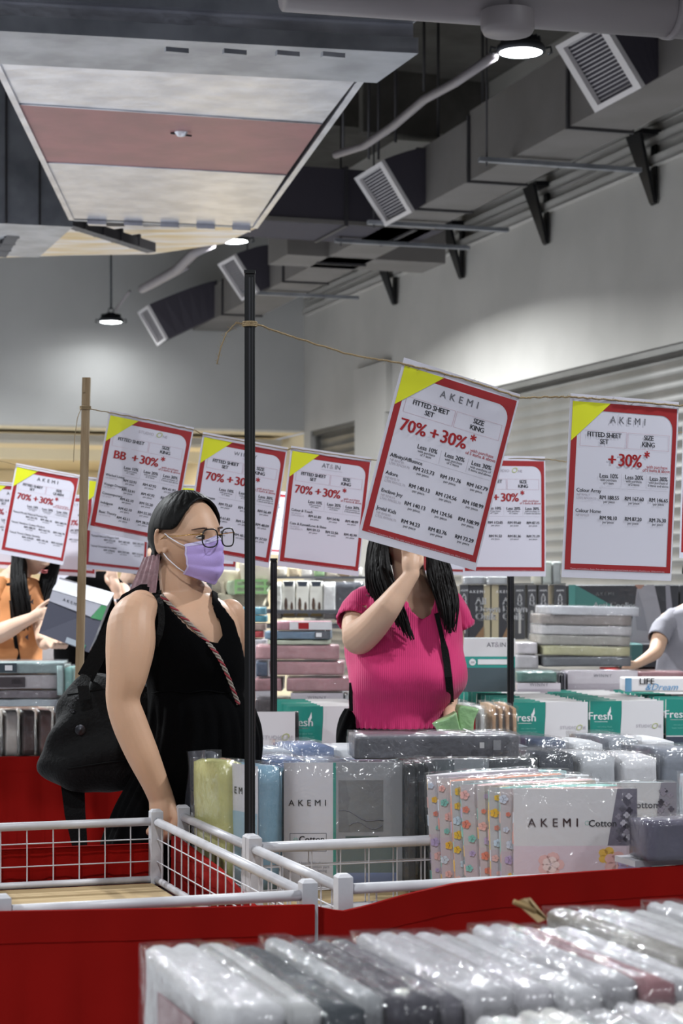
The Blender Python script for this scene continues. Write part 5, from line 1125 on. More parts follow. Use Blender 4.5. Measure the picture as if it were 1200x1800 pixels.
def face_parts(par, M, hairm=None, lips=True):
    inv = chainM(par).inverted()
    for s in (-1, 1):
        b = MB(); ell(b, (.0760, s*.0305, .000), (.0118, .0122, .0056), M_EYEW, 14, M); e = part('eye', b, par, True)
        b = MB(); ell(b, (.0866, s*.0295, .0005), (.0022, .0056, .0054), M_IRIS, 12, M); part('iris', b, e, True)
        b = MB(); b.tube([M @ Vector((.0880-.012*abs(t)**2, s*(.0305+.0145*t), .0052-.0050*t*t)) for t in (-1, -.6, -.2, .2, .6, 1)], [.0008, .0016, .0019, .0019, .0016, .0008], M_HAIR, 6); part('upper_lid_line', b, e, True)
        b = MB(); b.tube([M @ Vector((.0935-.016*abs(t+.25)**2, s*(.033+.02*t), .0235-.004*t*t)) for t in (-1, -.5, 0, .5, 1)], [.0016, .0026, .0028, .0022, .001], M_BROW, 6); part('eyebrow', b, par, True)
    if lips:
        b = MB()
        for dz, r in ((.0, .0032), (-.010, .004)): b.tube([M @ Vector((.1035-.010*t*t, .021*t, -.0615+dz+(.002*t*t if dz else -.001*t*t))) for t in (-1, -.5, 0, .5, 1)], [.001, r, r*1.1, r, .001], M_LIP, 8)
        part('lips', b, par, True)
def haircap(mb, M, m, keep, off=.010, n=96, k=72):
    v = []; f = []
    for i in range(k+1):
        a = math.pi*max(.002, min(.998, i/k))
        for j in range(n):
            t = 2*math.pi*j/n; p = hsurf(math.sin(a)*math.cos(t), math.sin(a)*math.sin(t), math.cos(a), off+.0005*math.sin(t*23+a*3), face=False); v.append(p)
    for i in range(k):
        for j in range(n):
            q = (i*n+j, (i+1)*n+j, (i+1)*n+(j+1) % n, i*n+(j+1) % n)
            if all(keep(v[x]) for x in q): f.append(q)
    mb.add(v, f, m, M, smooth=True)
def cast(bvh, px, py, out=.004):
    d = ray(px, py).normalized(); h = bvh.ray_cast(Vector((0, 0, H)), d)
    return (h[0]-d*out) if h[0] else None
def bvh_of(mb): return BVHTree.FromPolygons([tuple(p) for p in mb.v], mb.f)
def ribbon(mb, pts, wid, m, th=.002, side=None):
    v = []; f = []
    for i, p in enumerate(pts):
        t = (pts[min(i+1, len(pts)-1)]-pts[max(i-1, 0)]).normalized(); s = (side or Vector((0, 1, 0))).cross(t).normalized()*(wid[i] if isinstance(wid, list) else wid)/2
        o = Vector((0, -th, 0)); v += [p-s, p+s, p+s+o, p-s+o]
    for i in range(len(pts)-1):
        for k in range(4): f.append((i*4+k, i*4+(k+1) % 4, i*4+4+(k+1) % 4, i*4+4+k))
    f += [(3, 2, 1, 0), tuple((len(pts)-1)*4+k for k in range(4))]; mb.add(v, f, m)
def legs(mb, x0, x1, py, Y, m, r=.085):
    for s, x in ((-1, x0), (1, x1)):
        a = P(x, py, Y); limb(mb, [(a, r), (Vector((a.x, Y, .48)), r*.68), (Vector((a.x, Y, .30)), r*.66), (Vector((a.x, Y, .09)), r*.42)], m)
        limb(mb, [(Vector((a.x, Y+.03, .05)), .045), (Vector((a.x+.03, Y-.08, .04)), .042), (Vector((a.x+.05, Y-.15, .03)), .028)], m)
# ---------------------------------------------------------------- the masked woman in black
Y1 = 5.22
w1 = thing('person', 'woman in a black sleeveless dress with lilac face mask and round glasses, looking right', 'person', P(320, 0, Y1).x*Vector((1, 0, 0))+Vector((0, Y1, 0)))
HM = headM(P(328, 943, Y1), 50, 2, 3, 1.03)
body = MB(); head(body, HM, M_SK1)
limb(body, [(312, 985, Y1+.03, 36), (318, 1030, Y1+.02, 38), (330, 1062, Y1+.03, 50)], M_SK1)
ringloft(body, [(1038, 300, 362, Y1+.02, .055), (1052, 262, 385, Y1+.02, .075), (1072, 240, 408, Y1+.01, .09), (1100, 240, 420, Y1, .10), (1150, 252, 424, Y1, .115), (1200, 264, 422, Y1, .11), (1300, 262, 440, Y1, .13), (1420, 250, 430, Y1, .13)], M_SK1, 40, 48)
limb(body, [(248, 1066, 5.14, 30), (232, 1092, 5.08, 41), (229, 1135, 5.05, 43.5), (223, 1185, 5.03, 37), (216, 1230, 5.03, 30), (228, 1272, 5.03, 31), (250, 1325, 5.03, 29), (272, 1375, 5.04, 24), (283, 1402, 5.05, 22.5)], M_SK1, n=20)
limb(body, [(283, 1400, 5.05, 22), (287, 1425, 5.05, 25), (288, 1445, 5.05, 23)], M_SK1)
for k, (x, y2, x2, dy) in enumerate(((270, 1462, 262, .02), (280, 1470, 274, .0), (291, 1472, 287, -.01), (300, 1466, 297, -.015))):
    limb(body, [(x, 1440, 5.05+dy, 7.5), (x-3, 1456, 5.045+dy, 6.6), (x2, y2, 5.05+dy, 6.2), (x2+5, y2+6, 5.075+dy, 5.2)], M_SK1, n=10)
limb(body, [(301, 1415, 5.035, 8), (310, 1436, 5.02, 7.2), (308, 1455, 5.02, 6.2)], M_SK1, n=10)
limb(body, [(404, 1078, 5.26, 26), (412, 1105, 5.28, 28), (420, 1150, 5.30, 26), (425, 1200, 5.31, 22), (428, 1235, 5.29, 21), (420, 1290, 5.2, 19), (400, 1330, 5.12, 16)], M_SK1)
limb(body, [(400, 1330, 5.12, 16), (392, 1345, 5.08, 17), (388, 1365, 5.07, 12)], M_SK1)
legs(body, 290, 380, 1420, Y1, M_SK1)
putmesh('body', fuse(body, .0034, 3), w1)
face_parts(w1, HM, lips=False)
# dress
skinA = inpoly([(282, 1000), (282, 1043), (296, 1070), (328, 1106), (356, 1126), (383, 1133), (393, 1117), (390, 1101), (374, 1062), (371, 1000)])
skinB = inpoly([(381, 1000), (381, 1055), (408, 1092), (421, 1130), (428, 1160), (520, 1160), (520, 1000)])
skinC = inpoly([(120, 990), (266, 990), (268, 1055), (272, 1093), (270, 1130), (258, 1180), (120, 1185)])
dr = MB()
def dfold(ph, py): return (.003*math.sin(ph*26)+.003*math.sin(ph*11+py*.01))*min(1, max(0, (py-1215)/60)) + (.0015*math.sin(ph*9+py*.05))
ringloft(dr, [(1036, 292, 366, Y1+.02, .06), (1050, 256, 389, Y1+.02, .082), (1070, 235, 412, Y1+.01, .098), (1100, 236, 425, Y1, .112), (1135, 246, 432, Y1, .13), (1170, 254, 436, Y1, .135), (1212, 262, 430, Y1, .122), (1250, 262, 446, Y1, .14), (1300, 256, 456, Y1, .155), (1350, 240, 452, Y1, .16), (1420, 205, 430, Y1+.02, .16), (1500, 178, 412, Y1+.02, .17), (1640, 172, 410, Y1+.02, .18), (1800, 168, 408, Y1+.02, .19), (1900, 166, 408, Y1+.02, .195)], M_BLK, 300, 150, fn=dfold, cut=lambda x, y: skinA(x, y) or skinB(x, y) or skinC(x, y))
shell('dress', dr, w1, .003)
dbvh = bvh_of(dr)
b = MB(); 
for x0, x1, y in ((262, 430, 1216),):
    pts = [cast(dbvh, x, y+2*math.sin(x*.1), .004) for x in range(268, 424, 6)]; b.tube([p for p in pts if p], .0025, M_BLK, 6)
part('waist_seam', b, w1, True)
# hair
hb = MB()
haircap(hb, HM, M_HAIR, lambda p: (p.x < .058-.25*max(0, .075-p.z)-.9*max(0, .030-p.z) and p.z > -.09 and (p.x < -.024 or p.z > .016 )), .008)
o = shell('hair', hb, w1, .006)
b = MB(); c = HM @ Vector((-.075, -.012, -.055)); ell(b, (-.062, 0, -.050), (.045, .052, .045), M_HAIR, 20, HM); ell(b, (-.070, -.01, -.085), (.028, .03, .03), M_HAIR, 16, HM)
b.tube([HM @ Vector((-.08, -.0, -.08)), HM @ Vector((-.095, .0, -.12)), HM @ Vector((-.085, .0, -.17)), HM @ Vector((-.075, .0, -.20))], [.022, .026, .018, .006], M_HAIR, 12); part('ponytail', b, w1, True)
M_SCR = mat('mauve_satin', '9c7a80', .45, bump=.3, bscale=80, var=.3, vscale=40); M_SCR2 = mat('pink_fluff', 'b48c98', .9, bump=.8, bscale=150)
b = MB()
for k in range(26):
    a = 2*math.pi*k/26; rr = .027+.008*(k % 2); 
ringp = []
for i in range(49):
    a = 2*math.pi*i/48; r_ = .033+.005*math.sin(a*13); ringp.append(Vector((-.086, r_*math.cos(a), -.078+r_*math.sin(a))))
b.tube([HM @ p for p in ringp], [.013+.004*math.sin(i*2.4) for i in range(49)], M_SCR2, 8); sc = part('scrunchie', b, w1, True, label='fluffy dusty pink scrunchie')
b = MB(); v = []
q = [P(272, 975, Y1-.02), P(286, 1000, Y1-.03), P(262, 1030, Y1), P(249, 1046, Y1), P(256, 1015, Y1), P(252, 985, Y1)]
b.grid(lambda u, vv: P(252+30*u-vv*18*(1-u)-vv*8, 980+vv*62-8*u*(1-vv), Y1+.02-.05*u)+Vector((0, .004*math.sin(u*28), 0)), 14, 10, M_SCR); o = part('scrunchie_bow', b, sc, True, label='pleated mauve satin bow')
# mask
M_MASK = mat('lilac_nonwoven', 'b9a3e0', .75, bump=.08, bscale=400, spec=.2); M_MASKW = mat('pale_lilac_edge', 'cfc6ea', .75); M_ELAS = mat('white_elastic', 'e8e6ee', .7)
def mk(u, v, o=0):
    y = .066*u*(1-.22*v*v)*(1+.05*v); au = abs(u)
    nose = .012*math.exp(-(u*4.2)**2)*math.exp(-((v-.22)*3.4)**2); 
    x = .113-.052*au**2.0-.004*au+nose-.016*(1-v)**3*(1-au) - (.10*(v-.72)**1.25 if v > .72 else 0)
    z = (.000-.016*au**1.3+.005*math.exp(-(u*5)**2))*(1-v)+(-.120+.028*au**1.4)*v
    pl = .0032*abs(math.sin(v*math.pi*3.2+.25*u*math.sin(v*3)))*(1-.3*au)+.0012*math.sin(u*9+v*5)*(1-v)
    return HM @ Vector((x+pl+o, y, z))
mb_ = MB(); mb_.grid(lambda u, v: mk(u*2-1, v), 48, 48, M_MASK); mo = shell('face_mask', mb_, w1, .0012, smooth_it=0)
b = MB(); b.grid(lambda u, v: mk(u*2-1, v*.085-.0, .0015), 48, 3, M_MASKW); part('top_band', b, mo, True)
for s in (-1, 1):
    b = MB(); b.grid(lambda u, v: mk(s*(1-.03*u), v, .0014), 2, 30, M_MASKW); part('side_binding', b, mo, True)
    for vv, e in ((.06, Vector((.002, s*.080, .010))), (.93, Vector((-.004, s*.079, -.040)))):
        a = mk(s, vv, .001); eM = HM @ e; mid = (a+eM)/2+(HM.to_3x3() @ Vector((0, s*.006, 0)))
        b = MB(); b.tube([a, a.lerp(mid, .5)+(mid-(a+eM)/2)*.4, mid, eM.lerp(mid, .5)+(mid-(a+eM)/2)*.4, eM], .0016, M_ELAS, 6); part('ear_loop', b, mo, True)
# glasses
M_GOLD = mat('gold_wire', 'c9a060', .25, 1); M_FRM = mat('black_acetate', '08080a', .2)
LENS = film_mat('spectacle_lens', .0, 3, .02, haze=0, strength=.02)
gl = None
gt = bpy.data.objects.new('glasses', None); COL.objects.link(gt); gt.parent = w1
for s in (-1, 1):
    def rim(a, r=1, dx=0): 
        cx, cz = math.cos(a), math.sin(a); e = 2/3.0
        return HM @ Vector((.116-.006*(0 if s*cx < 0 else abs(cx))+dx, s*.0325+.0245*r*math.copysign(abs(cx)**e, cx), -.001+.0225*r*math.copysign(abs(cz)**e, cz)-(.0015*(cx*s) if 0 else 0)))
    b = MB(); b.tube([rim(2*math.pi*i/36) for i in range(37)], .0019, M_FRM, 6); part('rim', b, gt, True)
    b = MB(); b.add([rim(2*math.pi*i/36, .98) for i in range(36)], [tuple(range(36))], LENS); part('lens', b, gt, True)
    b = MB(); b.tube([HM @ Vector(p) for p in ((.112, s*.057, .010), (.104, s*.066, .010), (.080, s*.0725, .008), (.04, s*.0785, .004), (.004, s*.082, .004), (-.012, s*.082, -.006))], .0014, M_GOLD, 6); part('temple', b, gt, True, label='thin gold temple')
b = MB(); b.tube([HM @ Vector(p) for p in ((.115, -.0085, .004), (.119, -.004, .008), (.119, .004, .008), (.115, .0085, .004))], .0012, M_GOLD, 6); part('bridge', b, gt, True, label='gold bridge')
# crossbody cord
M_C1 = mat('cord_grey', '8a8078', .8); M_C2 = mat('cord_red', '8c2f38', .8)
t = thing('crossbody_cord', 'braided grey and red crossbody cord on the woman in black', 'strap', P(350, 1100, Y1-.1))
tb = bvh_of(body); path = []
for x, y in ((272, 1036), (283, 1046), (296, 1060), (312, 1076), (328, 1091), (345, 1108), (360, 1124), (374, 1140), (386, 1158), (396, 1178), (405, 1200), (413, 1222), (420, 1240)):
    p1, p2 = cast(dbvh, x, y, .007), cast(tb, x, y, .007); c = [p for p in (p1, p2) if p]
    if c: path.append(min(c, key=lambda p: p.y))
ys = [p.y for p in path]
for _ in range(4): ys = [min(ys[i], (ys[max(i-1, 0)]+ys[i]+ys[min(i+1, len(ys)-1)])/3) for i in range(len(ys))]
path = [Vector((p.x*(y/p.y), y, H+(p.z-H)*y/p.y)) for p, y in zip(path, ys)]
fine = []
for i in range(len(path)-1):
    for k in range(10): fine.append(path[i].lerp(path[i+1], k/10))
for q, m in ((0, M_C1), (1, M_C2), (2, M_C1)):
    b = MB(); pp_ = []
    for i, p in enumerate(fine):
        d = (fine[min(i+1, len(fine)-1)]-fine[max(i-1, 0)]).normalized(); s1 = d.cross(Vector((0, 1, 0))).normalized(); a = i*.55+q*2.094
        pp_.append(p+s1*math.cos(a)*.0032+Vector((0, 1, 0))*math.sin(a)*.0032)
    b.tube(pp_, .0027, m, 6); part('cord_strand', b, t, True)
# handbag
M_BAG = mat('black_quilted_nylon', '020203', .75, bump=.3, bscale=140, vscale=90, col2='08080a', spec=.2); M_BAGS = mat('black_webbing', '050506', .8, bump=.3, bscale=200, spec=.2); M_MET = mat('dark_metal', '3c3c40', .4, 1)
bg = thing('handbag', 'large black quilted shoulder bag under the arm of the woman in black', 'bag', P(190, 1385, 5.30))
b = MB(); YB = 5.31
ringloft(b, [(1184, 150, 176, YB, .02), (1196, 134, 246, YB, .05), (1222, 112, 292, YB, .085), (1262, 96, 303, YB, .10), (1305, 82, 300, YB, .11), (1342, 71, 293, YB, .115), (1366, 80, 268, YB, .10), (1384, 112, 236, YB, .07), (1391, 140, 205, YB, .03)], M_BAG, 70, 80, pw=2.6, fn=lambda ph, py: .006*math.sin(ph*5+py*.05)+.003*math.sin(py*.11+ph*3))
bb = b; part('bag_body', b, bg, True); bgb = bvh_of(bb)
b = MB(); c = cast(bgb, 141, 1283, .002); b.lathe([(0, .004), (.003, .004), (.005, .002), (.010, .002), (.012, .001), (.014, 0)], (0, 0, 0), M_MET, 20, Matrix.Translation(c) @ Matrix.Rotation(math.pi/2, 4, 'X')); part('round_badge', b, bg, True)
b = MB()
ch = [cast(bgb, 190-35*k/12+14*math.sin(k), 1215+90*k/12 if 0 else 1200+k*4, .004) for k in range(12)]
for i, (x, y) in enumerate(((124, 1240), (131, 1230), (127, 1250), (137, 1226))):
    c = cast(bgb, x, y, .006)
    if c: b.tube([c+Vector((.006*math.cos(a), -.002, .004*math.sin(a))) for a in [k*math.pi/4 for k in range(9)]], .0012, M_MET, 5)
part('chain_charm', b, bg, True, kind='stuff')
b = MB(); c = cast(bgb, 272, 1296, .004) or P(272, 1296, 5.2); b.box(c, (.035, .006, .02), M_MET); part('buckle', b, bg, True)
b = MB()
for y0 in (1215, 1345): 
    pts = [cast(bgb, x, y0+8*math.sin(x*.02), .0015) for x in range(118, 285, 8)]; b.tube([p for p in pts if p], .002, M_BAGS, 6)
part('zip_seam', b, bg, True)
b = MB(); sp = [P(150, 1192, 5.26), P(172, 1150, 5.24), P(198, 1100, 5.22), (P(222, 1052, 5.20)), P(250, 1034, 5.2), P(270, 1032, 5.22)]
ribbon(b, sp, [.045, .042, .040, .03, .022, .018], M_BAGS, .004); part('shoulder_strap', b, bg, True)
b = MB(); pts = [cast(dbvh, x, y, .006) or cast(tb, x, y, .006) for x, y in ((272, 1040), (278, 1050), (282, 1062), (284, 1078), (284, 1096), (280, 1116), (274, 1136))]
pts = [p for p in pts if p]; ribbon(b, pts, .017, M_BAGS, .003); part('front_strap', b, bg, True)
b = MB(); ribbon(b, [P(128, 1380, 5.30), P(132, 1430, 5.29), P(138, 1470, 5.29), P(142, 1500, 5.29), P(141, 1560, 5.29)], [.062, .055, .045, .036, .033], M_BAGS, .004); part('hanging_strap', b, bg, True)
b = MB(); ribbon(b, [P(152, 1186, 5.24), P(146, 1205, 5.2), P(150, 1230, 5.19)], .03, M_BAGS, .004); part('strap_tab', b, bg, True)
# ---------------------------------------------------------------- the woman in pink
Y2 = 6.15; s2 = F/Y2
M_PINK = mat('hot_pink_rib_knit', 'c92468', .8, col2='bf2061', vscale=4, sheen=.2)
nt = M_PINK.node_tree; wv_ = nt.nodes.new('ShaderNodeTexWave'); wv_.inputs['Scale'].default_value = 55; wv_.bands_direction = 'X'; tc_ = nt.nodes.new('ShaderNodeTexCoord'); bp_ = nt.nodes.new('ShaderNodeBump'); bp_.inputs['Strength'].default_value = .35; bp_.inputs['Distance'].default_value = .003
nt.links.new(tc_.outputs['Object'], wv_.inputs['Vector']); nt.links.new(wv_.outputs['Fac'], bp_.inputs['Height']); nt.links.new(bp_.outputs[0], nt.nodes['Principled BSDF'].inputs['Normal'])
w2 = thing('person', 'woman in a pink rib top with long black hair, hand raised to her mouth', 'person', Vector((P(715, 0, Y2).x, Y2, 0)))
HM2 = headM(P(716, 936, Y2), 30, 0, 0, 1.0)
body = MB(); head(body, HM2, M_SK2)
limb(body, [(712, 975, Y2+.03, 28), (722, 1020, Y2+.01, 29), (732, 1052, Y2+.01, 36)], M_SK2)
tr2 = [(1034, 690, 762, Y2+.02, .05), (1046, 645, 785, Y2+.02, .07), (1066, 625, 800, Y2+.01, .085), (1100, 622, 800, Y2, .10), (1140, 620, 803, Y2, .13), (1180, 618, 808, Y2-.01, .15), (1210, 618, 800, Y2, .14), (1250, 622, 778, Y2, .12), (1300, 618, 785, Y2, .12), (1400, 610, 790, Y2, .13)]
ringloft(body, tr2, M_SK2, 40, 48, sc=.95)
limb(body, [(640, 1062, Y2-.02, 22), (624, 1092, Y2-.06, 23), (630, 1122, Y2-.12, 29)], M_SK2)
limb(body, [(631, 1120, Y2-.12, 31), (652, 1102, Y2-.18, 28), (678, 1072, Y2-.24, 24), (700, 1042, Y2-.24, 19), (716, 1020, Y2-.235, 15), (724, 1008, Y2-.23, 14)], M_SK2, n=20)
limb(body, [(722, 1008, Y2-.23, 14), (722, 992, Y2-.22, 16.5), (723, 978, Y2-.20, 17)], M_SK2)
for k, (x, dx) in enumerate(((711, -1), (718, 0), (727, 1), (735, 1))):
    limb(body, [(x, 980, Y2-.21, 5.4), (x+dx, 962, Y2-.225, 5.0), (x+dx+3, 950, Y2-.20, 4.6), (x+dx+4, 958, Y2-.165, 4.2)], M_SK2, n=10)
limb(body, [(731, 998, Y2-.225, 6), (739, 990, Y2-.23, 5.2), (740, 978, Y2-.215, 4.8), (734, 968, Y2-.19, 4.3)], M_SK2, n=10)
limb(body, [(786, 1066, Y2+.03, 21), (797, 1095, Y2+.06, 19), (797, 1150, Y2+.10, 16) , (793, 1200, Y2+.06, 15), (790, 1250, Y2-.08, 12)], M_SK2)
limb(body, [(790, 1250, Y2-.08, 12), (792, 1262, Y2-.12, 12), (798, 1272, Y2-.14, 8)], M_SK2)
legs(body, 660, 745, 1390, Y2, M_SK2)
putmesh('body', fuse(body, .0036, 3), w2); face_parts(w2, HM2)
b2 = bvh_of(body)
cutn = inpoly([(690, 980), (706, 1045), (722, 1078), (743, 1092), (757, 1082), (764, 1062), (775, 980)])
sh = MB()
def pf(ph, py): return .004*math.sin(ph*4+py*.03)+.003*math.sin(ph*7-py*.05)+(.006*math.sin(ph*44)*max(0, (py-1262)/18) if py > 1262 else 0)
tr = [(1033, 688, 764, Y2+.02, .055), (1045, 640, 788, Y2+.02, .08), (1064, 620, 803, Y2+.01, .10), (1100, 612, 806, Y2, .115), (1140, 609, 812, Y2, .145), (1180, 612, 819, Y2-.01, .17), (1205, 613, 817, Y2-.01, .165), (1230, 612, 800, Y2, .15), (1255, 614, 786, Y2, .14), (1276, 617, 778, Y2, .142)]
ringloft(sh, tr, M_PINK, 160, 180, fn=pf, cut=lambda x, y: cutn(x, y))
# sleeves
def sleeve(mb, pts, m, frill=.004):
    q = [(P(a, b_, c), r*c/F) for a, b_, c, r in pts]; v = []; f = []; n = 60; N = 14
    for j in range(N+1):
        t = j/N*(len(q)-1); i = min(int(t), len(q)-2); u = t-i; p = q[i][0].lerp(q[i+1][0], u); r = q[i][1]*(1-u)+q[i+1][1]*u; d = (q[i+1][0]-q[i][0]).normalized()
        s1 = d.cross(Vector((0, 1, 0))).normalized(); s2_ = d.cross(s1)
        for k in range(n): a = 2*math.pi*k/n; rr = r+(frill*math.sin(a*16) if j >= N-1 else .0015*math.sin(a*5+j*.4)); v.append(p+s1*rr*math.cos(a)+s2_*rr*math.sin(a))
    for j in range(N):
        for k in range(n): f.append((j*n+k, j*n+(k+1) % n, (j+1)*n+(k+1) % n, (j+1)*n+k))
    mb.add(v, f, m, smooth=True)
sleeve(sh, [(660, 1052, Y2+.01, 24), (640, 1060, Y2, 29), (625, 1078, Y2-.03, 28), (620, 1094, Y2-.06, 28)], M_PINK)
sleeve(sh, [(765, 1052, Y2+.02, 22), (785, 1062, Y2+.03, 27), (800, 1082, Y2+.04, 26), (810, 1106, Y2+.045, 24)], M_PINK)
shell('rib_top', sh, w2, .003); sbv = bvh_of(sh)
b = MB(); ringloft(b, [(1250, 612, 782, Y2, .125), (1280, 608, 785, Y2, .13), (1330, 600, 795, Y2, .135), (1450, 600, 795, Y2, .135)], M_BLK, 20, 50); limb(b, [(650, 1440, Y2, 48), (652, 1600, Y2, 38), (655, 1760, Y2, 30)], M_BLK); limb(b, [(750, 1440, Y2, 48), (748, 1600, Y2, 38), (746, 1760, Y2, 30)], M_BLK)
putmesh('trousers', fuse(b, .01, 3), w2)
b = MB(); ringloft(b, [(1246, 606, 622, Y2-.05, .03), (1262, 598, 626, Y2-.05, .06), (1290, 592, 630, Y2-.05, .09), (1330, 588, 640, Y2-.05, .10), (1380, 590, 640, Y2-.05, .08)], M_BLK, 30, 40, fn=lambda ph, py: .004*math.sin(ph*6+py*.1)); t = thing('waist_bag', 'black soft bag at the hip of the woman in pink', 'bag', P(612, 1380, Y2-.05)); part('bag_body', b, t, True)
b = MB(); ribbon(b, [P(617, 1250, Y2-.10), P(616, 1225, Y2-.10), P(617, 1200, Y2-.08)], .012, M_BAGS); part('strap', b, t, True)
cap = MB(); haircap(cap, HM2, M_HAIR2, lambda p: p.x < .066-.35*max(0, .07-p.z)-.25*max(0, .03-p.z) and (p.x < .012 or p.z > .02) and p.z > -.10, .012); shell('hair', cap, w2, .006)
rh = random.Random(11)
def locks(mb, guides, m, n, r, spread, seed=0):
    rr = random.Random(seed)
    for k in range(n):
        t = rr.random()*(len(guides)-1); i = min(int(t), len(guides)-2); u = t-i; g0, g1 = guides[i], guides[i+1]; pts = []; ph = rr.random()*6; cutl = 1-rr.random()*.18
        K = len(g0); M_ = 16
        for j in range(M_+1):
            s = j/M_*(K-1)*cutl; a = cr(g0, s); c = cr(g1, s); q = [a[z]*(1-u)+c[z]*u for z in range(3)]
            w_ = spread*(.4+j/M_); pts.append(P(q[0]+w_*math.sin(ph+j*.35)*.5+rr.uniform(-.3, .3), q[1], q[2]+.02*math.sin(ph*3+j*.2)))
        mb.tube(pts, [r*(1-.75*(j/M_)**3) for j in range(M_+1)], m, 5, cap=False)
hl = MB()
gL = [[(664, 905, Y2-.03), (648, 965, Y2-.03), (644, 1010, Y2-.02), (648, 1040, Y2+.0), (652, 1062, Y2+.02)],
      [(672, 900, Y2-.07), (660, 965, Y2-.08), (654, 1010, Y2-.10), (664, 1050, Y2-.11), (680, 1082, Y2-.12)],
      [(680, 900, Y2-.08), (672, 965, Y2-.09), (672, 1010, Y2-.13), (692, 1065, Y2-.16), (712, 1118, Y2-.17)],
      [(684, 905, Y2-.06), (680, 970, Y2-.085), (690, 1020, Y2-.12), (710, 1075, Y2-.16), (727, 1128, Y2-.17)]]
gR = [[(745, 905, Y2-.03), (752, 975, Y2-.05), (752, 1010, Y2-.06), (766, 1050, Y2-.11), (780, 1098, Y2-.14)],
      [(752, 900, Y2-.02), (766, 970, Y2-.02), (775, 1010, Y2-.06), (785, 1060, Y2-.13), (788, 1115, Y2-.15)],
      [(758, 900, Y2+.0), (780, 970, Y2+.0), (794, 1010, Y2-.03), (804, 1060, Y2-.09), (798, 1112, Y2-.11)]]
locks(hl, gL, M_HAIR2, 190, .0042, 5, 1); locks(hl, gR, M_HAIR2, 160, .0042, 5, 2)
# inner mass so that nothing shows between the locks
ringloft(hl, [(890, 655, 682, Y2+.02, .03), (960, 650, 678, Y2+.0, .04), (1005, 650, 676, Y2, .045), (1040, 655, 676, Y2+.02, .03)], M_HAIR2, 14, 20); ringloft(hl, [(890, 752, 765, Y2+.03, .03), (975, 762, 786, Y2+.02, .04), (1010, 760, 794, Y2+.0, .05), (1050, 772, 798, Y2-.05, .04), (1085, 782, 798, Y2-.09, .02)], M_HAIR2, 14, 20)
o = part('long_hair', hl, w2, True, kind='stuff')
t = thing('shoulder_strap', 'narrow black crossbody strap over the pink rib top', 'strap', P(780, 1150, Y2-.15)); b = MB()
pts = [cast(sbv, x, y, .016) for x, y in ((762, 1060), (767, 1080), (772, 1100), (777, 1122), (782, 1145), (785, 1165), (788, 1190), (790, 1212), (791, 1235), (790, 1250))]; pts = [p for p in pts if p]
ribbon(b, pts, [.014]*(len(pts)//2)+[.022]*(len(pts)-len(pts)//2), M_BAGS, .003); part('webbing', b, t, True)
t = thing('green_pack', 'crumpled light green plastic pack beside the hip of the woman in pink', 'bedding pack', P(800, 1290, 5.86)); M_GRN = mat('green_plastic', '93b884', .3, bump=.9, bscale=22, coat=.6, col2='7da370', vscale=12)
b = rbox(.055, .05, .085, M_GRN, 10, seed=3, wrinkle=.02, M=Matrix.Translation(P(815, 1292, 5.84)) @ Matrix.Rotation(.15, 4, 'Y')); part('upright_fold', b, t, True)
b = rbox(.07, .05, .058, M_GRN, 10, seed=5, wrinkle=.02, M=Matrix.Translation(P(792, 1290, 5.80)) @ Matrix.Rotation(-.35, 4, 'Y')); part('front_fold', b, t, True)
b = MB(); b.box(P(829, 1265, 5.9), (.02, .02, .06), M_SREDT, M=None); solo('red_tag', b, 'small red tag beside the crumpled green pack', 'tag')
# ---------------------------------------------------------------- woman in orange, left edge
Y3 = 9.5
M_ORG = mat('orange_tee', 'd9955f', .8, bump=.3, bscale=12, col2='c9834e', vscale=3)
w3 = thing('person', 'woman in an orange patterned shirt at the left edge, reaching for the grey box', 'person', Vector((P(20, 0, Y3).x, Y3, 0)))
HM3 = headM(P(60, 962, Y3), 52, 24, 0, 1.14); body = MB(); head(body, HM3, M_SK3)
limb(body, [(48, 985, Y3+.02, 20), (30, 1012, Y3+.02, 22), (22, 1025, Y3+.02, 28)], M_SK3)
r3 = [(1012, 0, 40, Y3+.02, .05), (1022, -35, 66, Y3+.02, .08), (1050, -48, 78, Y3, .11), (1090, -45, 82, Y3, .13), (1130, -40, 72, Y3, .12), (1165, -42, 66, Y3, .12), (1230, -48, 70, Y3, .12)]
ringloft(body, r3, M_SK3, 30, 40, sc=.93)
limb(body, [(-10, 1040, Y3-.06, 20), (-14, 1075, Y3-.10, 20), (-16, 1115, Y3-.14, 18), (10, 1108, Y3-.22, 17), (34, 1096, Y3-.30, 13), (54, 1087, Y3-.36, 10)], M_SK3)
limb(body, [(54, 1087, Y3-.36, 9.5), (68, 1079, Y3-.40, 10.5), (74, 1077, Y3-.42, 9.5)], M_SK3)
for k, (y, x2, y2) in enumerate(((1071, 104, 1070), (1077, 107, 1078), (1083, 104, 1084), (1087, 94, 1091))):
    limb(body, [(72, y, Y3-.42, 3.6), (86, (y+y2)/2, Y3-.45, 3.3), (x2, y2, Y3-.46, 2.8)], M_SK3, n=8)
limb(body, [(66, 1071, Y3-.41, 4), (78, 1061, Y3-.44, 3.6), (91, 1053, Y3-.45, 3.0)], M_SK3, n=8)
limb(body, [(60, 1060, Y3+.0, 18), (72, 1100, Y3-.1, 15), (76, 1130, Y3-.25, 11), (84, 1130, Y3-.38, 10)], M_SK3)
for k in range(4): limb(body, [(84+k*6, 1128, Y3-.40, 5.5), (92+k*7, 1137, Y3-.44, 4.6), (96+k*7, 1132, Y3-.47, 3.8)], M_SK3, n=8)
legs(body, 0, 40, 1230, Y3, M_SK3, .08)
putmesh('body', fuse(body, .0045, 3), w3); face_parts(w3, HM3)
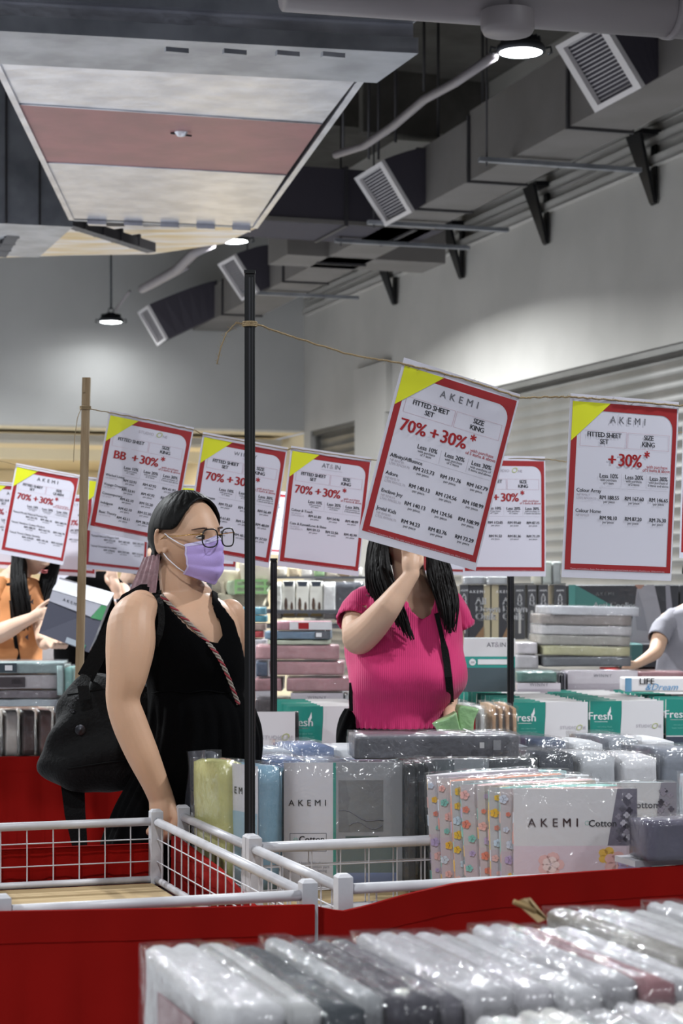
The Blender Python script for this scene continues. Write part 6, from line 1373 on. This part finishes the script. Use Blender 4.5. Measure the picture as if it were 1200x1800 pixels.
b = MB(); ringloft(b, [(1014, -4, 44, Y3+.02, .055), (1022, -38, 68, Y3+.02, .09), (1050, -51, 81, Y3, .12), (1090, -48, 84, Y3, .14), (1130, -43, 76, Y3, .13), (1165, -45, 69, Y3, .135), (1232, -50, 74, Y3, .135)], M_ORG, 80, 90, fn=lambda ph, py: .005*math.sin(py*.12+ph*3)+.003*math.sin(ph*9), cut=inpoly([(20, 1000), (30, 1032), (42, 1040), (56, 1000)]))
sleeve(b, [(0, 1030, Y3-.02, 24), (-10, 1045, Y3-.06, 25), (-13, 1062, Y3-.085, 24)], M_ORG, .001); so = shell('orange_shirt', b, w3, .003); obv = bvh_of(b)
b = MB(); M_PT = mat('shirt_print_grey', '5d5a62', .8)
for x, y in ((48, 1060), (50, 1072), (43, 1078), (60, 1075), (56, 1058), (47, 1120), (40, 1085), (64, 1088), (52, 1050)):
    c = cast(obv, x, y, .006)
    if c: b.add([c+Vector((.016*math.cos(a)*(1 if i % 2 else .35), -.001, .016*math.sin(a)*(1 if i % 2 else .35))) for i, a in enumerate([k*math.pi/3 for k in range(6)])], [tuple(range(6))], M_PT)
part('shirt_print', b, so, True, kind='stuff')
cap = MB(); haircap(cap, HM3, M_HAIR, lambda p: p.x < .064-.35*max(0, .07-p.z)-.2*max(0, .03-p.z) and (p.x < .02 or p.z > .02), .012); shell('hair', cap, w3, .006)
hl = MB(); locks(hl, [[(30, 930, Y3-.06), (22, 985, Y3-.10), (20, 1030, Y3-.15), (24, 1070, Y3-.17), (30, 1110, Y3-.17)], [(45, 930, Y3-.07), (42, 985, Y3-.11), (46, 1030, Y3-.16), (52, 1065, Y3-.17), (54, 1108, Y3-.17)]], M_HAIR, 120, .006, 4, 3)
locks(hl, [[(75, 940, Y3+.03), (80, 985, Y3+.02), (72, 1020, Y3+.0), (66, 1050, Y3-.02), (70, 1075, Y3-.08)], [(90, 940, Y3+.05), (104, 985, Y3+.03), (96, 1020, Y3+.0), (88, 1050, Y3-.02), (82, 1075, Y3-.06)]], M_HAIR, 110, .006, 4, 4)
ringloft(hl, [(935, 22, 50, Y3+.0, .05), (985, 20, 48, Y3-.04, .05), (1030, 24, 48, Y3-.12, .03), (1080, 30, 50, Y3-.14, .02)], M_HAIR, 14, 20)
part('long_hair', hl, w3, True, kind='stuff')
t = thing('shoulder_strap', 'thin black strap across the orange shirt', 'strap', P(25, 1100, Y3-.2)); b = MB(); ribbon(b, [p for p in [cast(obv, x, y, .008) for x, y in ((14, 1025), (20, 1060), (23, 1100), (28, 1130), (33, 1160))] if p], .018, M_BAGS); part('webbing', b, t, True)
# held box
hbx = thing('held_box', 'dark slate sheet pack with white top held up by the woman in orange', 'bedding pack', P(120, 1090, 9.0)); Yh = 8.95
q = [P(68, 1113, Yh), P(156, 1147, Yh-.02), P(188, 1066, Yh), P(92, 1038, Yh)]; nn = Vector((.02, .10, .055))
b = MB(); b.slab(q, nn, mat('slate_card', '454654', .5, coat=.3)); part('box_body', b, hbx, True)
def hq(u, v, o=.003): return (q[0]*(1-u)*(1-v)+q[1]*u*(1-v)+q[2]*u*v+q[3]*(1-u)*v)-Vector((0, o, 0))
b = MB(); b.quad(hq(0, .76), hq(.80, .70), hq(.90, 1), hq(0, 1), inkm('a9a9b4')); b.quad(hq(.80, .68, .0034), hq(1, .70, .0034), hq(1, 1, .0034), hq(.90, 1, .0034), inkm('3f8a58')); b.quad(hq(.52, .02), hq(.78, .02), hq(.78, .14), hq(.52, .14), inkm('9aa2ac')); b.quad(hq(.80, .0), hq(.9, .0), hq(.9, .12), hq(.8, .12), inkm('3c8a6a'))
ux = (q[1]-q[0]).normalized(); uz = (q[3]-q[0]).normalized(); addtext(b, 'AKEMI', 0, 0, .018, BLK, lambda x, y: hq(.38, .84, .005)+ux*x+uz*y, 'C', .02, 0, 1.7)
part('printed_card', b, hbx, True)
b = MB(); e = q[3]+nn, q[2]+nn; up_ = Vector((0, -.001, .002)); b.slab([q[3]+up_, q[2]+up_, e[1]+up_, e[0]+up_], (0, 0, .003), inkm('d5d5db')); part('white_top_flap', b, hbx, True)
# ---------------------------------------------------------------- person in black behind the stick
Y4 = 10.2
w4 = thing('person', 'person in black behind the wooden stick, wrist with a white watch raised', 'person', Vector((P(160, 0, Y4).x, Y4, 0)))
HM4 = headM(P(160, 962, Y4), 150, 0, 0, 1.1); body = MB(); head(body, HM4, M_SK3)
limb(body, [(166, 985, Y4, 20), (162, 1010, Y4, 22)], M_SK3)
ringloft(body, [(1008, 135, 190, Y4, .05), (1025, 112, 212, Y4, .09), (1060, 100, 222, Y4, .12), (1120, 102, 218, Y4, .12), (1250, 105, 215, Y4, .12)], M_SK3, 30, 40, sc=.93)
limb(body, [(214, 1040, Y4-.05, 16), (226, 1075, Y4-.15, 15), (222, 1092, Y4-.22, 13), (214, 1068, Y4-.28, 11), (207, 1046, Y4-.3, 8.5)], M_SK3)
limb(body, [(206, 1042, Y4-.3, 8), (202, 1030, Y4-.3, 10), (198, 1020, Y4-.29, 10)], M_SK3)
for k in range(4): limb(body, [(193+k*4, 1020, Y4-.3, 3.6), (190+k*4.5, 1008, Y4-.3, 3.2), (188+k*5, 998, Y4-.28, 2.8)], M_SK3, n=8)
limb(body, [(196, 1030, Y4-.3, 4), (188, 1022, Y4-.32, 3.5), (186, 1012, Y4-.3, 3)], M_SK3, n=8)
legs(body, 135, 185, 1250, Y4, M_SK3, .08); putmesh('body', fuse(body, .005, 3), w4); face_parts(w4, HM4)
b = MB(); ringloft(b, [(1004, 142, 186, Y4, .06), (1012, 122, 200, Y4, .08), (1025, 106, 216, Y4, .10), (1060, 92, 226, Y4, .13), (1120, 95, 224, Y4, .13), (1250, 98, 222, Y4, .13)], M_BLK, 40, 60, fn=lambda ph, py: .004*math.sin(ph*5+py*.08)); part('black_top', b, w4, True)
cap = MB(); haircap(cap, HM4, M_HAIR, lambda p: p.x < .06-.4*max(0, .07-p.z) and (p.x < .02 or p.z > .02), .014); ell(cap, (-.05, 0, -.04), (.05, .062, .06), M_HAIR, 20, HM4); shell('hair', cap, w4, 0)
b = MB(); c0 = P(210, 1054, Y4-.295); ax = (P(206, 1042, Y4-.3)-P(214, 1068, Y4-.28)).normalized(); T_ = Matrix.Translation(c0) @ Vector((0, 0, 1)).rotation_difference(ax).to_matrix().to_4x4()
b.lathe([(.0245, -.012), (.027, -.012), (.027, .012), (.0245, .012)], (0, 0, 0), mat('white_strap', 'd4d2d8', .5), 24, T_); wt = part('watch', b, w4, True, label='white wristwatch')
b = MB(); b.box((0, -.028, 0), (.026, .006, .026), M_MET, T_, bevel=.002); part('watch_case', b, wt, True)
b = MB(); ringloft(b, [(1012, 222, 232, 10.6, .03), (1035, 216, 244, 10.6, .07), (1070, 210, 250, 10.6, .09), (1200, 205, 255, 10.6, .1)], mat('grey_jacket', '6e6b74', .7), 20, 30)
w5 = thing('person', 'person in a grey jacket mostly hidden behind the masked woman', 'person', Vector((P(235, 0, 10.6).x, 10.6, 0))); jk = part('grey_jacket', b, w5, True)
body = MB(); HM5 = headM(P(240, 972, 10.6), 120, 0, 0, 1.1); head(body, HM5, M_SK3); limb(body, [(236, 990, 10.6, 16), (230, 1020, 10.6, 20)], M_SK3); legs(body, 222, 244, 1190, 10.6, M_SK3, .07); ringloft(body, [(1015, 222, 240, 10.6, .04), (1100, 215, 245, 10.6, .08), (1200, 210, 250, 10.6, .09)], M_SK3, 20, 30, sc=.9); putmesh('body', fuse(body, .006, 2), w5)
cap = MB(); haircap(cap, HM5, M_HAIR, lambda p: p.x < .06-.4*max(0, .07-p.z) and (p.x < .02 or p.z > .02), .014); shell('hair', cap, w5, .004)
# ---------------------------------------------------------------- person in grey at right
Y6 = 9.1
M_GT = mat('heather_grey_tee', '8f8d95', .85, bump=.2, bscale=20, var=.1, vscale=5)
w6 = thing('person', 'person in a grey tee at the right edge reaching over the packs', 'person', Vector((P(1225, 0, Y6).x, Y6, 0)))
HM6 = headM(P(1236, 1012, Y6), -40, 20); body = MB(); head(body, HM6, M_SK2); limb(body, [(1234, 1030, Y6, 18), (1228, 1060, Y6, 22)], M_SK2)
ringloft(body, [(1060, 1200, 1250, Y6, .05), (1078, 1172, 1280, Y6, .09), (1110, 1160, 1290, Y6, .12), (1180, 1160, 1286, Y6, .12), (1280, 1155, 1290, Y6, .12)], M_SK2, 30, 40, sc=.93)
limb(body, [(1174, 1092, Y6-.04, 17), (1160, 1120, Y6-.12, 15), (1152, 1145, Y6-.2, 13), (1135, 1158, Y6-.3, 10), (1118, 1168, Y6-.4, 8)], M_SK2)
limb(body, [(1118, 1168, Y6-.4, 7.5), (1108, 1172, Y6-.43, 8)], M_SK2)
for k in range(4): limb(body, [(1110, 1168+k*2.4, Y6-.44, 2.6), (1100, 1170+k*2.6, Y6-.46, 2.4), (1093, 1174+k*2.6, Y6-.47, 2.0)], M_SK2, n=8)
limb(body, [(1113, 1164, Y6-.42, 3), (1104, 1163, Y6-.45, 2.4)], M_SK2, n=8)
legs(body, 1205, 1250, 1270, Y6, M_SK2, .08); putmesh('body', fuse(body, .005, 3), w6); face_parts(w6, HM6)
b = MB(); ringloft(b, [(1066, 1196, 1254, Y6, .06), (1080, 1166, 1284, Y6, .10), (1112, 1154, 1295, Y6, .13), (1180, 1155, 1292, Y6, .13), (1290, 1152, 1296, Y6, .13)], M_GT, 60, 70, fn=lambda ph, py: .005*math.sin(ph*5+py*.1)); sleeve(b, [(1186, 1088, Y6-.02, 20), (1165, 1105, Y6-.08, 19), (1156, 1124, Y6-.13, 18)], M_GT, .001); shell('grey_tee', b, w6, .003)
cap = MB(); haircap(cap, HM6, M_HAIR, lambda p: p.x < .06-.4*max(0, .07-p.z) and (p.x < .02 or p.z > .02), .012); shell('hair', cap, w6, .005)
